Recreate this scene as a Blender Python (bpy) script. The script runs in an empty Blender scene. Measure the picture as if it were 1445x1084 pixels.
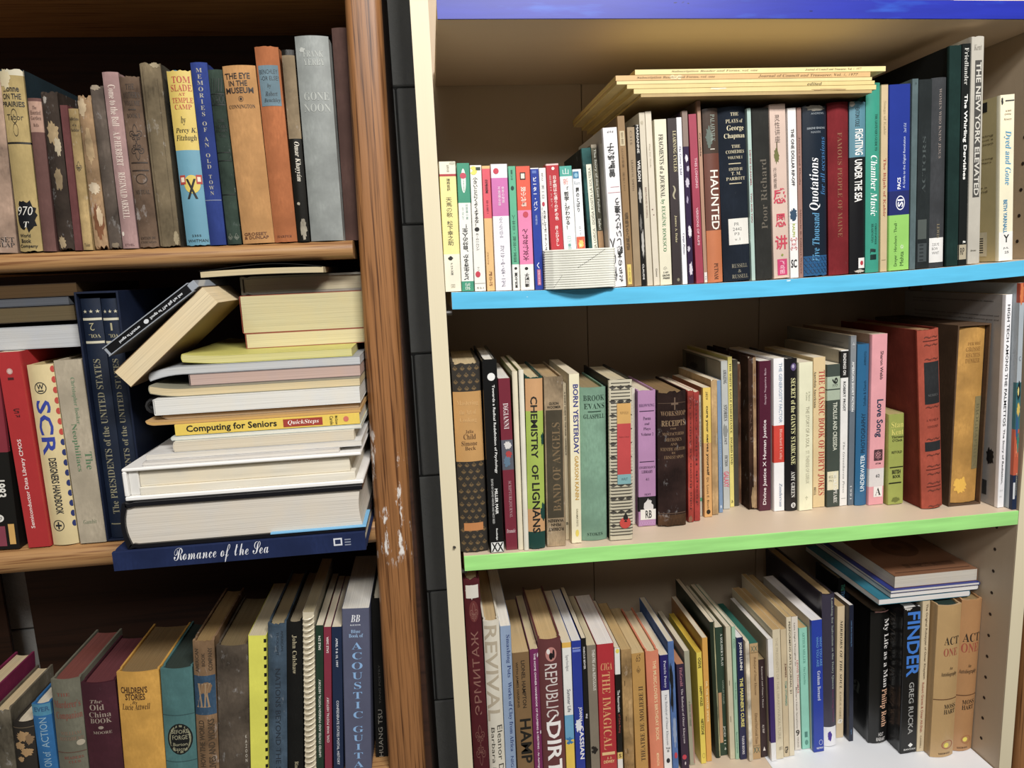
import bpy, math, random
import numpy as np
from mathutils import Matrix, Vector
random.seed(7)
scene = bpy.context.scene
COL = scene.collection
# ------------------------------------------------------------------ camera, sky, lights, exposure
CC = np.array([-0.01613, -0.80391, 0.29117])
YAW, PITCH, ROLL, FPX = -0.108316, -0.164407, -0.04428, 992.91
_r = np.array([math.cos(YAW), math.sin(YAW), 0.0])
FW = np.array([-math.sin(YAW)*math.cos(PITCH), math.cos(YAW)*math.cos(PITCH), math.sin(PITCH)])
_u = np.cross(_r, FW)
RT = math.cos(ROLL)*_r + math.sin(ROLL)*_u
UP = -math.sin(ROLL)*_r + math.cos(ROLL)*_u
cam = bpy.data.cameras.new('camera'); camo = bpy.data.objects.new('camera', cam); COL.objects.link(camo)
cam.sensor_width = 36; cam.lens = FPX/1445*36; cam.clip_start = .01
camo.matrix_world = Matrix(((RT[0], UP[0], -FW[0], CC[0]), (RT[1], UP[1], -FW[1], CC[1]), (RT[2], UP[2], -FW[2], CC[2]), (0, 0, 0, 1)))
scene.camera = camo
w = bpy.data.worlds.new('World'); scene.world = w; w.use_nodes = True
w.node_tree.nodes['Background'].inputs[0].default_value = (1.0, .97, .93, 1)
w.node_tree.nodes['Background'].inputs[1].default_value = 0.07
def area(name, loc, target, sx, sy, power, col):
    l = bpy.data.lights.new(name, 'AREA'); l.shape = 'RECTANGLE'; l.size = sx; l.size_y = sy; l.energy = power; l.color = col
    o = bpy.data.objects.new(name, l); COL.objects.link(o); o.location = loc
    o.rotation_euler = (Vector(target)-Vector(loc)).to_track_quat('-Z', 'Y').to_euler()
    return o
area('ceiling_and_fill_lamp', (.50, -1.45, 1.50), (.3, 0, 0), .9, .22, 42, (1, .975, .94))
area('ceiling_and_fill_lamp', (-.5, -2.3, 1.5), (.1, 0, 0), 1.2, .30, 14, (1, .975, .94))  # added fill light from the front, lifts the ambient level
scene.view_settings.view_transform = 'Standard'; scene.view_settings.look = 'None'
scene.view_settings.gamma = 1; scene.view_settings.exposure = 0.25
scene.view_settings.use_curve_mapping = False
# ------------------------------------------------------------------ photograph pixel -> point of a real plane
def ray(px, py): return FW*FPX + RT*(px-722.5) - UP*(py-542.0)
def at(px, py, Y):
    d = ray(px, py); return CC + d*((Y-CC[1])/d[1])
def on_z(px, py, z):
    d = ray(px, py); return CC + d*((z-CC[2])/d[2])
# ------------------------------------------------------------------ materials
def lin(h):
    h = h.lstrip('#')
    return tuple(((int(h[i:i+2], 16)/255)/12.92 if int(h[i:i+2], 16)/255 <= .04045 else ((int(h[i:i+2], 16)/255+.055)/1.055)**2.4) for i in (0, 2, 4))
MC = {}
def nodes(name):
    m = bpy.data.materials.new(name); m.use_nodes = True; nt = m.node_tree
    return m, nt, nt.nodes['Principled BSDF']
def nd(nt, t, **k):
    n = nt.nodes.new(t)
    for a, b in k.items():
        if a.startswith('_'): n.inputs[a[1:].replace('_', ' ')].default_value = b
        else: setattr(n, a, b)
    return n
def mixc(nt, fac, a, b, mode='MIX'):
    n = nt.nodes.new('ShaderNodeMix'); n.data_type = 'RGBA'; n.blend_type = mode
    for s, v in ((n.inputs[0], fac), (n.inputs[6], a), (n.inputs[7], b)):
        if hasattr(v, 'links') or isinstance(v, bpy.types.NodeSocket): nt.links.new(v, s)
        elif isinstance(v, tuple): s.default_value = (*v[:3], 1)
        else: s.default_value = v
    return n.outputs[2]
def ramp(nt, src, p0, p1):
    n = nt.nodes.new('ShaderNodeMapRange'); n.inputs[1].default_value = p0; n.inputs[2].default_value = p1
    nt.links.new(src, n.inputs[0]); return n.outputs[0]
def noise(nt, vec, scale, detail=3, rough=.55):
    n = nd(nt, 'ShaderNodeTexNoise'); n.inputs['Scale'].default_value = scale; n.inputs['Detail'].default_value = detail; n.inputs['Roughness'].default_value = rough
    if vec is not None: nt.links.new(vec, n.inputs['Vector'])
    return n.outputs['Fac']
def vscale(nt, vec, s):
    n = nd(nt, 'ShaderNodeVectorMath', operation='MULTIPLY'); nt.links.new(vec, n.inputs[0]); n.inputs[1].default_value = s; return n.outputs[0]
def bump(nt, bs, h, dist, strength=.5):
    b = nd(nt, 'ShaderNodeBump'); b.inputs['Strength'].default_value = strength; b.inputs['Distance'].default_value = dist
    nt.links.new(h, b.inputs['Height']); nt.links.new(b.outputs[0], bs.inputs['Normal'])
def cover_mat(hexc, style='p'):
    """printed paper (p), glossy print (g), book cloth (c), old worn cloth (o), plain ink (k)"""
    key = (hexc, style)
    if key in MC: return MC[key]
    nm = {'p': 'cover_paper', 'g': 'cover_gloss', 'c': 'book_cloth', 'o': 'worn_cloth', 'k': 'ink', 'l': 'leather'}[style]
    m, nt, bs = nodes(nm); c = lin(hexc); gy = .3*c[0]+.59*c[1]+.11*c[2]; c = tuple(x*.84+gy*.16 for x in c)
    geo = nd(nt, 'ShaderNodeNewGeometry').outputs['Position']
    if style == 'k':
        bs.inputs['Base Color'].default_value = (*c, 1); bs.inputs['Roughness'].default_value = .6
    else:
        big = noise(nt, geo, 28, 4)
        fine = noise(nt, vscale(nt, geo, (1, 1, .35)), 420, 2)
        amt = {'p': .10, 'g': .06, 'c': .26, 'o': .62, 'l': .35}[style]
        lo = tuple(x*(1-amt) for x in c); hi = tuple(min(1, x*(1+amt*.5)) for x in c)
        col = mixc(nt, ramp(nt, big, .35, .65), lo, hi)
        if style in 'ocl':
            worn = noise(nt, vscale(nt, geo, (1, 1, .5)), 95, 5, .7)
            lum = sum(c)/3
            wc = tuple(x*.6+(.32 if lum < .3 else .05) for x in c)
            col = mixc(nt, ramp(nt, worn, .60 if style == 'o' else .70, .74 if style == 'o' else .95), col, wc)
        col = mixc(nt, ramp(nt, fine, .3, .9), col, tuple(x*(.94 if style in 'pg' else .78) for x in c))
        nt.links.new(col, bs.inputs['Base Color'])
        bs.inputs['Roughness'].default_value = {'p': .5, 'g': .28, 'c': .85, 'o': .85, 'l': .5}[style]
        bs.inputs['Specular IOR Level'].default_value = {'p': .4, 'g': .5, 'c': .15, 'o': .15, 'l': .4}[style]
        bump(nt, bs, fine, .0006, .25 if style in 'co' else .08)
    MC[key] = m; return m
def page_mat(hexc='#e8e0cf', axis=0, freq=700):
    key = (hexc, 'pages', axis, freq)
    if key in MC: return MC[key]
    m, nt, bs = nodes('page_edges'); c = lin(hexc)
    oc = nd(nt, 'ShaderNodeTexCoord').outputs['Object']
    s = [6, 6, 6]; s[axis] = freq
    f = noise(nt, vscale(nt, oc, tuple(s)), 1.0, 2)
    g = noise(nt, oc, 25, 3)
    col = mixc(nt, ramp(nt, f, .3, .7), tuple(x*.72 for x in c), c)
    col = mixc(nt, ramp(nt, g, .35, .75), col, tuple(x*y for x, y in zip(c, (.93, .88, .80))))
    nt.links.new(col, bs.inputs['Base Color']); bs.inputs['Roughness'].default_value = .9; bs.inputs['Specular IOR Level'].default_value = .1
    bump(nt, bs, f, .0006, .4)
    MC[key] = m; return m
def wood(name, base, dark, grain=(60, 60, 3), contrast=.6, rough=.45, pores=True, scuff=None):
    m, nt, bs = nodes(name); oc = nd(nt, 'ShaderNodeTexCoord').outputs['Object']
    v = vscale(nt, oc, grain)
    n1 = noise(nt, v, 1.0, 6, .65)
    wv = nd(nt, 'ShaderNodeTexWave'); wv.wave_type = 'BANDS'; wv.bands_direction = 'DIAGONAL'
    nt.links.new(vscale(nt, oc, tuple(g*.35 for g in grain)), wv.inputs['Vector']); wv.inputs['Scale'].default_value = .9; wv.inputs['Distortion'].default_value = 7; wv.inputs['Detail'].default_value = 3
    b, d = lin(base), lin(dark)
    col = mixc(nt, ramp(nt, n1, .35, .75), b, tuple(x*(1-contrast*.35)+y*contrast*.35 for x, y in zip(b, d)))
    if pores:
        n2 = noise(nt, vscale(nt, oc, tuple(g*(2.2 if g > 20 else 1.6) for g in grain)), 1.0, 3, .6)
        col = mixc(nt, ramp(nt, n2, .50, .66), col, d)
        col2 = mixc(nt, ramp(nt, wv.outputs['Fac'], .72, .98), col, tuple(x*.8 for x in d))
        mx = nd(nt, 'ShaderNodeMix', data_type='RGBA'); mx.inputs[0].default_value = .18
        nt.links.new(col, mx.inputs[6]); nt.links.new(col2, mx.inputs[7]); col = mx.outputs[2]
    if scuff:                                     # scraped-off paint: irregular white marks that stay with the board
        z0, z1, th = scuff
        sep = nd(nt, 'ShaderNodeSeparateXYZ'); nt.links.new(oc, sep.inputs[0])
        a = ramp(nt, sep.outputs[2], z0, z0+.02); bb = ramp(nt, sep.outputs[2], z1, z1-.03)
        n3 = noise(nt, vscale(nt, oc, (55, 55, 16)), 1.0, 5, .68)
        mu = nd(nt, 'ShaderNodeMath', operation='MULTIPLY'); nt.links.new(a, mu.inputs[0]); nt.links.new(bb, mu.inputs[1])
        m2 = nd(nt, 'ShaderNodeMath', operation='MULTIPLY'); nt.links.new(mu.outputs[0], m2.inputs[0]); nt.links.new(ramp(nt, n3, th, th+.06), m2.inputs[1])
        col = mixc(nt, m2.outputs[0], col, (.78, .75, .72))
    nt.links.new(col, bs.inputs['Base Color']); bs.inputs['Roughness'].default_value = rough
    bump(nt, bs, n1, .0015, .25)
    return m
def paint(name, hexc, chip=None, streak=None, rough=.35):
    m, nt, bs = nodes(name); c = lin(hexc); oc = nd(nt, 'ShaderNodeTexCoord').outputs['Object']
    f = noise(nt, vscale(nt, oc, (9, 60, 90)), 1.0, 4)
    col = mixc(nt, ramp(nt, f, .35, .7), tuple(x*.86 for x in c), tuple(min(1, x*1.08) for x in c))
    if streak: col = mixc(nt, ramp(nt, noise(nt, vscale(nt, oc, (7, 40, 40)), 1.0, 4), .58, .68), col, lin(streak))
    if chip: col = mixc(nt, ramp(nt, noise(nt, vscale(nt, oc, (38, 60, 110)), 1.0, 3, .5), .735, .75), col, lin(chip))
    nt.links.new(col, bs.inputs['Base Color']); bs.inputs['Roughness'].default_value = rough
    return m
def plain(name, hexc, rough=.6, **k):
    key = (name, hexc, rough)
    if key in MC: return MC[key]
    m, nt, bs = nodes(name); bs.inputs['Base Color'].default_value = (*lin(hexc), 1); bs.inputs['Roughness'].default_value = rough
    for a, b in k.items(): bs.inputs[a.replace('_', ' ')].default_value = b
    MC[key] = m; return m
# ------------------------------------------------------------------ object helpers
def empty(name, label=None, cat=None, group=None, kind=None):
    o = bpy.data.objects.new(name, None); o.empty_display_size = .02; COL.objects.link(o); tag(o, label, cat, group, kind); return o
def tag(o, label=None, cat=None, group=None, kind=None):
    if label: o['label'] = label
    if cat: o['category'] = cat
    if group: o['group'] = group
    if kind: o['kind'] = kind
    return o
def link(name, me, mats, parent=None, smooth=False):
    o = bpy.data.objects.new(name, me); COL.objects.link(o)
    for m in (mats if isinstance(mats, (list, tuple)) else [mats]): me.materials.append(m)
    if parent is not None: o.parent = parent
    if smooth:
        me.polygons.foreach_set('use_smooth', [True]*len(me.polygons))
        me.set_sharp_from_angle(angle=math.radians(35))
    return o
def mesh(name, V, F, MI=None):
    me = bpy.data.meshes.new(name); me.from_pydata([tuple(map(float, v)) for v in V], [], F)
    if MI: me.polygons.foreach_set('material_index', MI)
    me.update(); return me
def bevel_box(x0, x1, y0, y1, z0, z1, b=.001):
    """box with chamfered edges"""
    V = []; F = []
    b = min(b, abs(x1-x0)*.3, abs(y1-y0)*.3, abs(z1-z0)*.3)
    import itertools
    idx = {}
    for sx, sy, sz in itertools.product((0, 1), repeat=3):
        X = (x0, x1)[sx]; Y = (y0, y1)[sy]; Z = (z0, z1)[sz]
        ix = b if sx == 0 else -b; iy = b if sy == 0 else -b; iz = b if sz == 0 else -b
        idx[(sx, sy, sz, 0)] = len(V); V.append((X, Y+iy, Z+iz))
        idx[(sx, sy, sz, 1)] = len(V); V.append((X+ix, Y, Z+iz))
        idx[(sx, sy, sz, 2)] = len(V); V.append((X+ix, Y+iy, Z))
    g = lambda *k: idx[k]
    for s in (0, 1):
        f = [g(s, 0, 0, 0), g(s, 1, 0, 0), g(s, 1, 1, 0), g(s, 0, 1, 0)]; F.append(f if s else f[::-1])
        f = [g(0, s, 0, 1), g(0, s, 1, 1), g(1, s, 1, 1), g(1, s, 0, 1)]; F.append(f if s else f[::-1])
        f = [g(0, 0, s, 2), g(1, 0, s, 2), g(1, 1, s, 2), g(0, 1, s, 2)]; F.append(f if s else f[::-1])
    for a in (0, 1):
        for c in (0, 1):
            f = [g(a, c, 0, 0), g(a, c, 1, 0), g(a, c, 1, 1), g(a, c, 0, 1)]; F.append(f if (a != c) else f[::-1])
            f = [g(a, 0, c, 0), g(a, 1, c, 0), g(a, 1, c, 2), g(a, 0, c, 2)]; F.append(f[::-1] if (a != c) else f)
            f = [g(0, a, c, 1), g(1, a, c, 1), g(1, a, c, 2), g(0, a, c, 2)]; F.append(f if (a != c) else f[::-1])
    for sx, sy, sz in itertools.product((0, 1), repeat=3):
        f = [g(sx, sy, sz, 0), g(sx, sy, sz, 1), g(sx, sy, sz, 2)]
        F.append(f if (sx+sy+sz) % 2 else f[::-1])
    return V, F
def box(name, x0, x1, y0, y1, z0, z1, mat, parent=None, b=.001, label=None):
    V, F = bevel_box(x0, x1, y0, y1, z0, z1, b)
    me = mesh(name, V, F)
    o = link(name, me, mat, parent); import bmesh
    bm = bmesh.new(); bm.from_mesh(me); bmesh.ops.recalc_face_normals(bm, faces=bm.faces); bm.to_mesh(me); bm.free()
    if label: o['label'] = label
    return o
def fixn(me):
    import bmesh
    bm = bmesh.new(); bm.from_mesh(me); bmesh.ops.recalc_face_normals(bm, faces=bm.faces); bm.to_mesh(me); bm.free()
def tube(pts, rad, seg=8, closed=False):
    V = []; F = []; n = len(pts); P = [Vector(p) for p in pts]
    for i, p in enumerate(P):
        a = P[(i-1) % n] if (closed or i > 0) else p; c = P[(i+1) % n] if (closed or i < n-1) else p
        t = (c-a).normalized(); up = Vector((0, 0, 1)) if abs(t.z) < .9 else Vector((1, 0, 0))
        s = t.cross(up).normalized(); q = s.cross(t)
        for k in range(seg):
            an = 2*math.pi*k/seg; V.append(p+s*math.cos(an)*rad+q*math.sin(an)*rad)
    for i in range(n if closed else n-1):
        for k in range(seg):
            a = i*seg+k; b = i*seg+(k+1) % seg; c = ((i+1) % n)*seg+(k+1) % seg; d = ((i+1) % n)*seg+k
            F.append((a, b, c, d))
    if not closed: F.append(tuple(range(seg))[::-1]); F.append(tuple((n-1)*seg+k for k in range(seg)))
    return V, F
# ------------------------------------------------------------------ lettering (flat print turned to thin mesh)
SER = {'b': (0x1D400, 0x1D41A, 0), 'i': (0x1D400, 0x1D41A, 0), 'B': (0x1D400, 0x1D41A, 0), 's': (0x1D4D0, 0x1D4EA, 0)}
def styled(t):
    if len(t) > 2 and t[1] == '|':
        k, t = t[0], t[2:]
        if k in SER:
            U, L, D = SER[k]; o = ''
            for ch in t:
                if 'A' <= ch <= 'Z': o += chr(U+ord(ch)-65)
                elif 'a' <= ch <= 'z': o += chr(L+ord(ch)-97)
                elif ch.isdigit() and D: o += chr(D+ord(ch)-48)
                else: o += ch
            return o, k
        return t, k
    return t, 'n'
TXT = {}
def _grab(bodies):
    """meshes of the given (body, offset) texts as coordinate arrays"""
    objs = []
    for body, off in bodies:
        c = bpy.data.curves.new('t', 'FONT'); c.body = body; c.resolution_u = 2; c.offset = off
        c.align_x = 'CENTER' if '\n' in body else 'LEFT'
        if '⚜' in body: c.space_line = 1.45
        o = bpy.data.objects.new('t', c); COL.objects.link(o); objs.append(o)
    dg = bpy.context.evaluated_depsgraph_get(); out = []
    for o in objs:
        me = bpy.data.meshes.new_from_object(o.evaluated_get(dg)); n = len(me.vertices); co = np.zeros(n*3)
        me.vertices.foreach_get('co', co); out.append((co.reshape(-1, 3)[:, :2], [tuple(q.vertices) for q in me.polygons])); bpy.data.meshes.remove(me)
    for o in objs:
        c = o.data; bpy.data.objects.remove(o); bpy.data.curves.remove(c)
    return out
def text_cache(strings):
    whole, lay = [], []
    for s in strings:
        body, k = styled(s[0])
        if k in SER: lay.append((s, body, k))
        else: whole.append((s, ('\n'.join(body) if s[1] else body, {'x': .022, 'm': .012}.get(k, 0))))
    got = _grab([w_[1] for w_ in whole])
    for (s, _), g in zip(whole, got): TXT[s] = g
    chars = sorted({ch for _, b, _k in lay for ch in b if ch not in ' \n'})
    g1 = _grab([(ch, -.006) for ch in chars]+[(ch+ch, -.006) for ch in chars]); G = {}
    for i_, ch in enumerate(chars):
        a, b = g1[i_], g1[i_+len(chars)]
        if len(a[0]) == 0: G[ch] = (a[0], a[1], .4); continue
        G[ch] = (a[0], a[1], float(b[0][:, 0].max()-a[0][:, 0].max()))
    for s, body, k in lay:
        V, F, n = [], [], 0
        lines = list(body) if s[1] else body.split('\n')
        for li, line in enumerate(lines):
            x = -sum(G[c][2] if c != ' ' else .28 for c in line)/2; y = -li*1.0
            for c in line:
                if c == ' ': x += .28; continue
                co, f, adv = G[c]
                if len(co): V.append(co+np.array([x, y])); F += [tuple(n+q for q in t_) for t_ in f]; n += len(co)
                x += adv
        P = np.concatenate(V) if V else np.zeros((0, 2))
        if k in 'iB' and len(P): P[:, 0] += P[:, 1]*.24
        TXT[s] = (P, F)
    for s, (co, F) in TXT.items():
        if len(co): mn = co.min(0); mx = co.max(0); TXT[s] = ((co-mn)/np.maximum(mx-mn, 1e-6), F)
class Print:
    """collects flat ink shapes on one face of a book; p(u, v) -> 3-D"""
    def __init__(s): s.V = []; s.F = []; s.MI = []; s.mats = []
    def mi(s, m):
        if m not in s.mats: s.mats.append(m)
        return s.mats.index(m)
    def add(s, P, F, m):
        o = len(s.V); s.V += P; s.F += [tuple(o+i for i in f) for f in F]; s.MI += [s.mi(m)]*len(F)
def split_facets(U, W, F, cuts):
    """cut flat letters along the given u lines so that they bend with a rounded spine"""
    import bmesh
    bm = bmesh.new(); vs = [bm.verts.new((float(a), float(b), 0)) for a, b in zip(U, W)]
    for f in F:
        try: bm.faces.new([vs[i] for i in f])
        except ValueError: pass
    for c in cuts: bmesh.ops.bisect_plane(bm, geom=bm.verts[:]+bm.edges[:]+bm.faces[:], plane_co=(c, 0, 0), plane_no=(1, 0, 0))
    bm.verts.index_update(); co = np.array([v.co[:2] for v in bm.verts]); FF = [tuple(v.index for v in f.verts) for f in bm.faces]; bm.free()
    return co[:, 0], co[:, 1], FF
def items_to_print(pr, items, vof, fmap, layer0=0, facets=None):
    """items in (.., y0, y1, u0, u1, ..); vof maps y to v (0 at head .. 1 at tail); fmap(u array, v array, layer) -> points"""
    for n, it in enumerate(items):
        k = it[0]; lay = layer0+n*.12
        if k in ('#', '@', '~', 'O'):
            v0, v1, u0, u1 = vof(it[1]), vof(it[2]), it[3], it[4]; m = cover_mat(it[5], it[6] if len(it) > 6 else 'p')
            if k == '#':
                us = np.linspace(u0, u1, 9) if facets is None else np.array([u0]+[q for q in facets if u0 < q < u1]+[u1]); nn = len(us)
                U = np.concatenate([us, us]); W = np.concatenate([np.full(nn, v0), np.full(nn, v1)])
                pr.add(fmap(U, W, lay), [(i, nn+i, nn+i+1, i+1) for i in range(nn-1)], m)
            elif k == '@':
                a = np.linspace(0, 2*math.pi, 21)[:-1]; U = (u0+u1)/2+np.cos(a)*(u1-u0)/2; W = (v0+v1)/2-np.sin(a)*(v1-v0)/2
                U = np.append(U, (u0+u1)/2); W = np.append(W, (v0+v1)/2)
                FF = [(20, i, (i+1) % 20) for i in range(20)]
                if facets is not None: U, W, FF = split_facets(U, W, FF, facets)
                pr.add(fmap(U, W, lay), FF, m)
            elif k == 'O':
                a = np.linspace(0, 2*math.pi, 25)[:-1]; c, s_ = np.cos(a), np.sin(a)
                U = np.concatenate([(u0+u1)/2+c*(u1-u0)/2, (u0+u1)/2+c*(u1-u0)/2*.86]); W = np.concatenate([(v0+v1)/2-s_*(v1-v0)/2, (v0+v1)/2-s_*(v1-v0)/2*.86])
                pr.add(fmap(U, W, lay), [(i, (i+1) % 24, 24+(i+1) % 24, 24+i) for i in range(24)], m)
            else:
                rr = random.Random(hash((round(v0*1000), round(u0*1000))) & 0xffff); nn = 30
                a = np.linspace(0, 2*math.pi, nn+1)[:-1]; rad = np.array([rr.uniform(.62, 1.0) for _ in range(nn)])
                U = (u0+u1)/2+np.cos(a)*rad*(u1-u0)/2; W = (v0+v1)/2-np.sin(a)*rad*(v1-v0)/2
                U = np.append(U, (u0+u1)/2); W = np.append(W, (v0+v1)/2)
                FF = [(nn, i, (i+1) % nn) for i in range(nn)]
                if facets is not None: U, W, FF = split_facets(U, W, FF, facets)
                pr.add(fmap(U, W, lay), FF, m)
            continue
        txt, y0, y1, u0, u1, ori, colr = it[:7]
        co, F = TXT[(txt, ori in 'VW')]
        if not len(co): continue
        v0, v1 = vof(y0), vof(y1); X, Y = co[:, 0], co[:, 1]
        if ori in 'HV': U = u0+X*(u1-u0); W = v1-Y*(v1-v0)
        elif ori in 'XW': U = u1-X*(u1-u0); W = v0+Y*(v1-v0)
        elif ori == 'D': U = u0+Y*(u1-u0); W = v0+X*(v1-v0)
        elif ori == 'U': U = u1-Y*(u1-u0); W = v1-X*(v1-v0)
        if facets is not None and abs(u1-u0) > .22: U, W, F = split_facets(U, W, F, facets)
        pr.add(fmap(U, W, lay+.4), F, cover_mat(colr, 'k'))
# ------------------------------------------------------------------ the book
def build_book(root, t, h, d, kind, color, style='p', bands=(), items=(), vof=None, side=None, side_items=(), pages='#e6dcc6', seed=0, wear=0, board=0):
    """spine at local y=0 facing -y, thickness along x, height along z"""
    rr = random.Random(seed); T = t/2
    hard = kind in 'hfr'
    c = board or (min(.0024, t*.16) if hard else min(.0005, t*.12))
    bul = {'h': min(.004, t*.14), 'r': min(.008, t*.24), 'f': .0004, 'p': .0004, 't': .0012}[kind]
    na = 10 if wear else 8
    s = np.linspace(-1, 1, na+1)
    if kind in 'pf': s = np.array([-1, -.94, -.5, 0, .5, .94, 1]); ay = np.where(np.abs(s) > .97, min(.0012, T*.3), 0.0)
    else: ay = bul*s**2
    if kind in 'pf': bul = ay[0]
    g = .0011 if hard and t > .012 else 0
    left = [(-T, d), (-T, bul+.011), (-T+g, bul+.0065), (-T, bul+.0025)] if hard else [(-T, d), (-T, bul+.004)]
    prof = left + [(a*T, y) for a, y in zip(s, ay)] + [(-x, y) for x, y in left[::-1]]
    n = len(prof); nl = len(left)
    inner = []
    for i, (x, y) in enumerate(prof):
        sx = -1 if x < 0 else 1
        ix = x - sx*c if abs(x) > T-c*1.5 else x*(T-c)/T
        iy = y + (c if nl <= i < n-nl else 0)
        inner.append((ix, iy))
    # rows at band boundaries
    cuts = [0.0, 1.0]
    for b in bands: cuts += [min(1, max(0, vof(b[0]))), min(1, max(0, vof(b[1])))]
    cuts = sorted(set(round(q, 4) for q in cuts))
    mats = [cover_mat(color, style)]; V = []; F = []; MI = []
    def mi(m):
        if m not in mats: mats.append(m)
        return mats.index(m)
    sm = mi(cover_mat(side, style)) if side else 0
    nr = len(cuts)
    for layer in (prof, inner):
        for k, cv in enumerate(cuts):
            for i, (x, y) in enumerate(layer):
                z = (1-cv)*h
                if wear and k in (0, nr-1) and nl <= i < n-nl:
                    q = rr.uniform(0, wear) ; z += -q if k == 0 else q*.6
                V.append((x, y, z))
    def id(l, k, i): return l*nr*n + k*n + i
    for k in range(nr-1):
        mid = (cuts[k]+cuts[k+1])/2; bm_ = 0; full = 0
        for b in bands:
            if vof(b[0]) <= mid <= vof(b[1]):
                bm_ = mi(cover_mat(b[2], b[3] if len(b) > 3 and b[3] in 'pgcol' else style)); full = len(b) > 4
        for i in range(n-1):
            spine = nl-1 <= i < n-nl
            F.append((id(0, k, i), id(0, k+1, i), id(0, k+1, i+1), id(0, k, i+1))); MI.append(bm_ if (spine or full) else sm)
            F.append((id(1, k, i), id(1, k, i+1), id(1, k+1, i+1), id(1, k+1, i))); MI.append(sm)
        for e in (0, n-1):
            F.append((id(0, k, e), id(1, k, e), id(1, k+1, e), id(0, k+1, e))); MI.append(sm)
    for i in range(n-1):
        F.append((id(0, 0, i), id(0, 0, i+1), id(1, 0, i+1), id(1, 0, i))); MI.append(sm)
        F.append((id(0, nr-1, i), id(1, nr-1, i), id(1, nr-1, i+1), id(0, nr-1, i+1))); MI.append(sm)
    me = mesh('cover', V, F, MI); fixn(me)
    link('cover', me, mats, root, smooth=True)
    ov = .0028 if hard else .0002
    ov = min(ov, h*.03)
    # page block, its back following the spine and its fore edge slightly hollow
    e = .00015; W = T-c-e; pv = []; rows = 7
    for q in np.linspace(-1, 1, rows): pv.append((q*W, bul*q*q*(1 if kind in 'hrt' else 0)+c+e+(.0006 if kind in 'pf' else 0)))
    for q in np.linspace(1, -1, rows): pv.append((q*W, d-ov-(.0025*(1-q*q) if kind in 'hr' else 0)))
    m_ = len(pv); PV = [(x, y, z) for z in (ov, h-ov) for x, y in pv]
    PF = [tuple(range(m_))[::-1], tuple(m_+i for i in range(m_))] + [(i, (i+1) % m_, m_+(i+1) % m_, m_+i) for i in range(m_)]
    PF = PF[2:] + [(i, i+1, m_-2-i, m_-1-i)[::-1] for i in range(rows-1)] + [(m_+i, m_+i+1, m_+m_-2-i, m_+m_-1-i) for i in range(rows-1)]
    pm = mesh('page_block', PV, PF); fixn(pm); link('page_block', pm, page_mat(pages, 0, 900), root)
    if items:
        pr = Print(); xs = s*T
        def fm(U, Wv, lay):
            Wv = np.clip(Wv, .0015, .9985); x = (U*2-1)*T; x = np.clip(x, -T*.995, T*.995); y = np.interp(x, xs, ay)-.00025-lay*.00012
            return list(zip(x, y, (1-Wv)*h))
        items_to_print(pr, items, vof, fm, facets=[(q+1)/2 for q in s[1:-1]] if kind in 'hrt' else None)
        link('lettering', mesh('lettering', pr.V, pr.F, pr.MI), pr.mats, root)['kind'] = 'stuff'
    if side_items:
        pr = Print()
        def fs(U, Wv, lay): Wv = np.clip(Wv, .0015, .9985); return list(zip(np.full(len(U), -T-.00025-lay*.00012), (1-U)*d, (1-Wv)*h))
        items_to_print(pr, side_items, vof, fs)
        link('side_print', mesh('side_print', pr.V, pr.F, pr.MI), pr.mats, root)['kind'] = 'stuff'
    return root
def spiral(root, t, h, color, y=.0, n=40, rad=None, wire=.0009, x=0.0):
    R = rad or t*.52; pts = []
    for i in range(n*12+1):
        a = 2*math.pi*i/12; pts.append((x+math.cos(a)*R, y+math.sin(a)*R, h*.02+h*.96*i/(n*12)))
    V, F = tube(pts, wire, 5); link('wire_coil', mesh('wire_coil', V, F), plain('wire', color, .35), root, smooth=True)
# ------------------------------------------------------------------ the setting
FLOOR = -1.15
fl = box('floor', -2.6, 2.8, -2.6, .55, FLOOR-.05, FLOOR, plain('floor_tile', '#8d867a', .5)); tag(fl, kind='structure')
WY = .328
mortar = plain('wall_joint', '#5a5b5a', .95)
wall = box('wall_back', -2.6, 2.8, WY+.003, WY+.16, FLOOR, 1.9, mortar); tag(wall, kind='structure')
bm_, bnt, bbs = nodes('painted_block')
bn = noise(bnt, nd(bnt, 'ShaderNodeNewGeometry').outputs['Position'], 160, 5, .7)
bnt.links.new(mixc(bnt, bn, lin('#c0c1be'), lin('#d2d3d0')), bbs.inputs['Base Color']); bbs.inputs['Roughness'].default_value = .75
bump(bnt, bbs, bn, .003, .6)
V, F = bevel_box(-.2015, .2015, 0, .02, -.1002, .1002, .002); blk = mesh('concrete_block', V, F); fixn(blk); blk.materials.append(bm_)
zj = .5666
for r in range(-8, 7):
    z = zj+.2032*r-.1016+.2032
    for c in range(-6, 8):
        x = c*.4064+(.2032 if r % 2 else 0)-.05
        if not (-1.45 < x < 1.5) or z < -.95 or z > 1.2: continue
        o = bpy.data.objects.new('concrete_block', blk); COL.objects.link(o); o.parent = wall; o.location = (x, WY, z)
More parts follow.
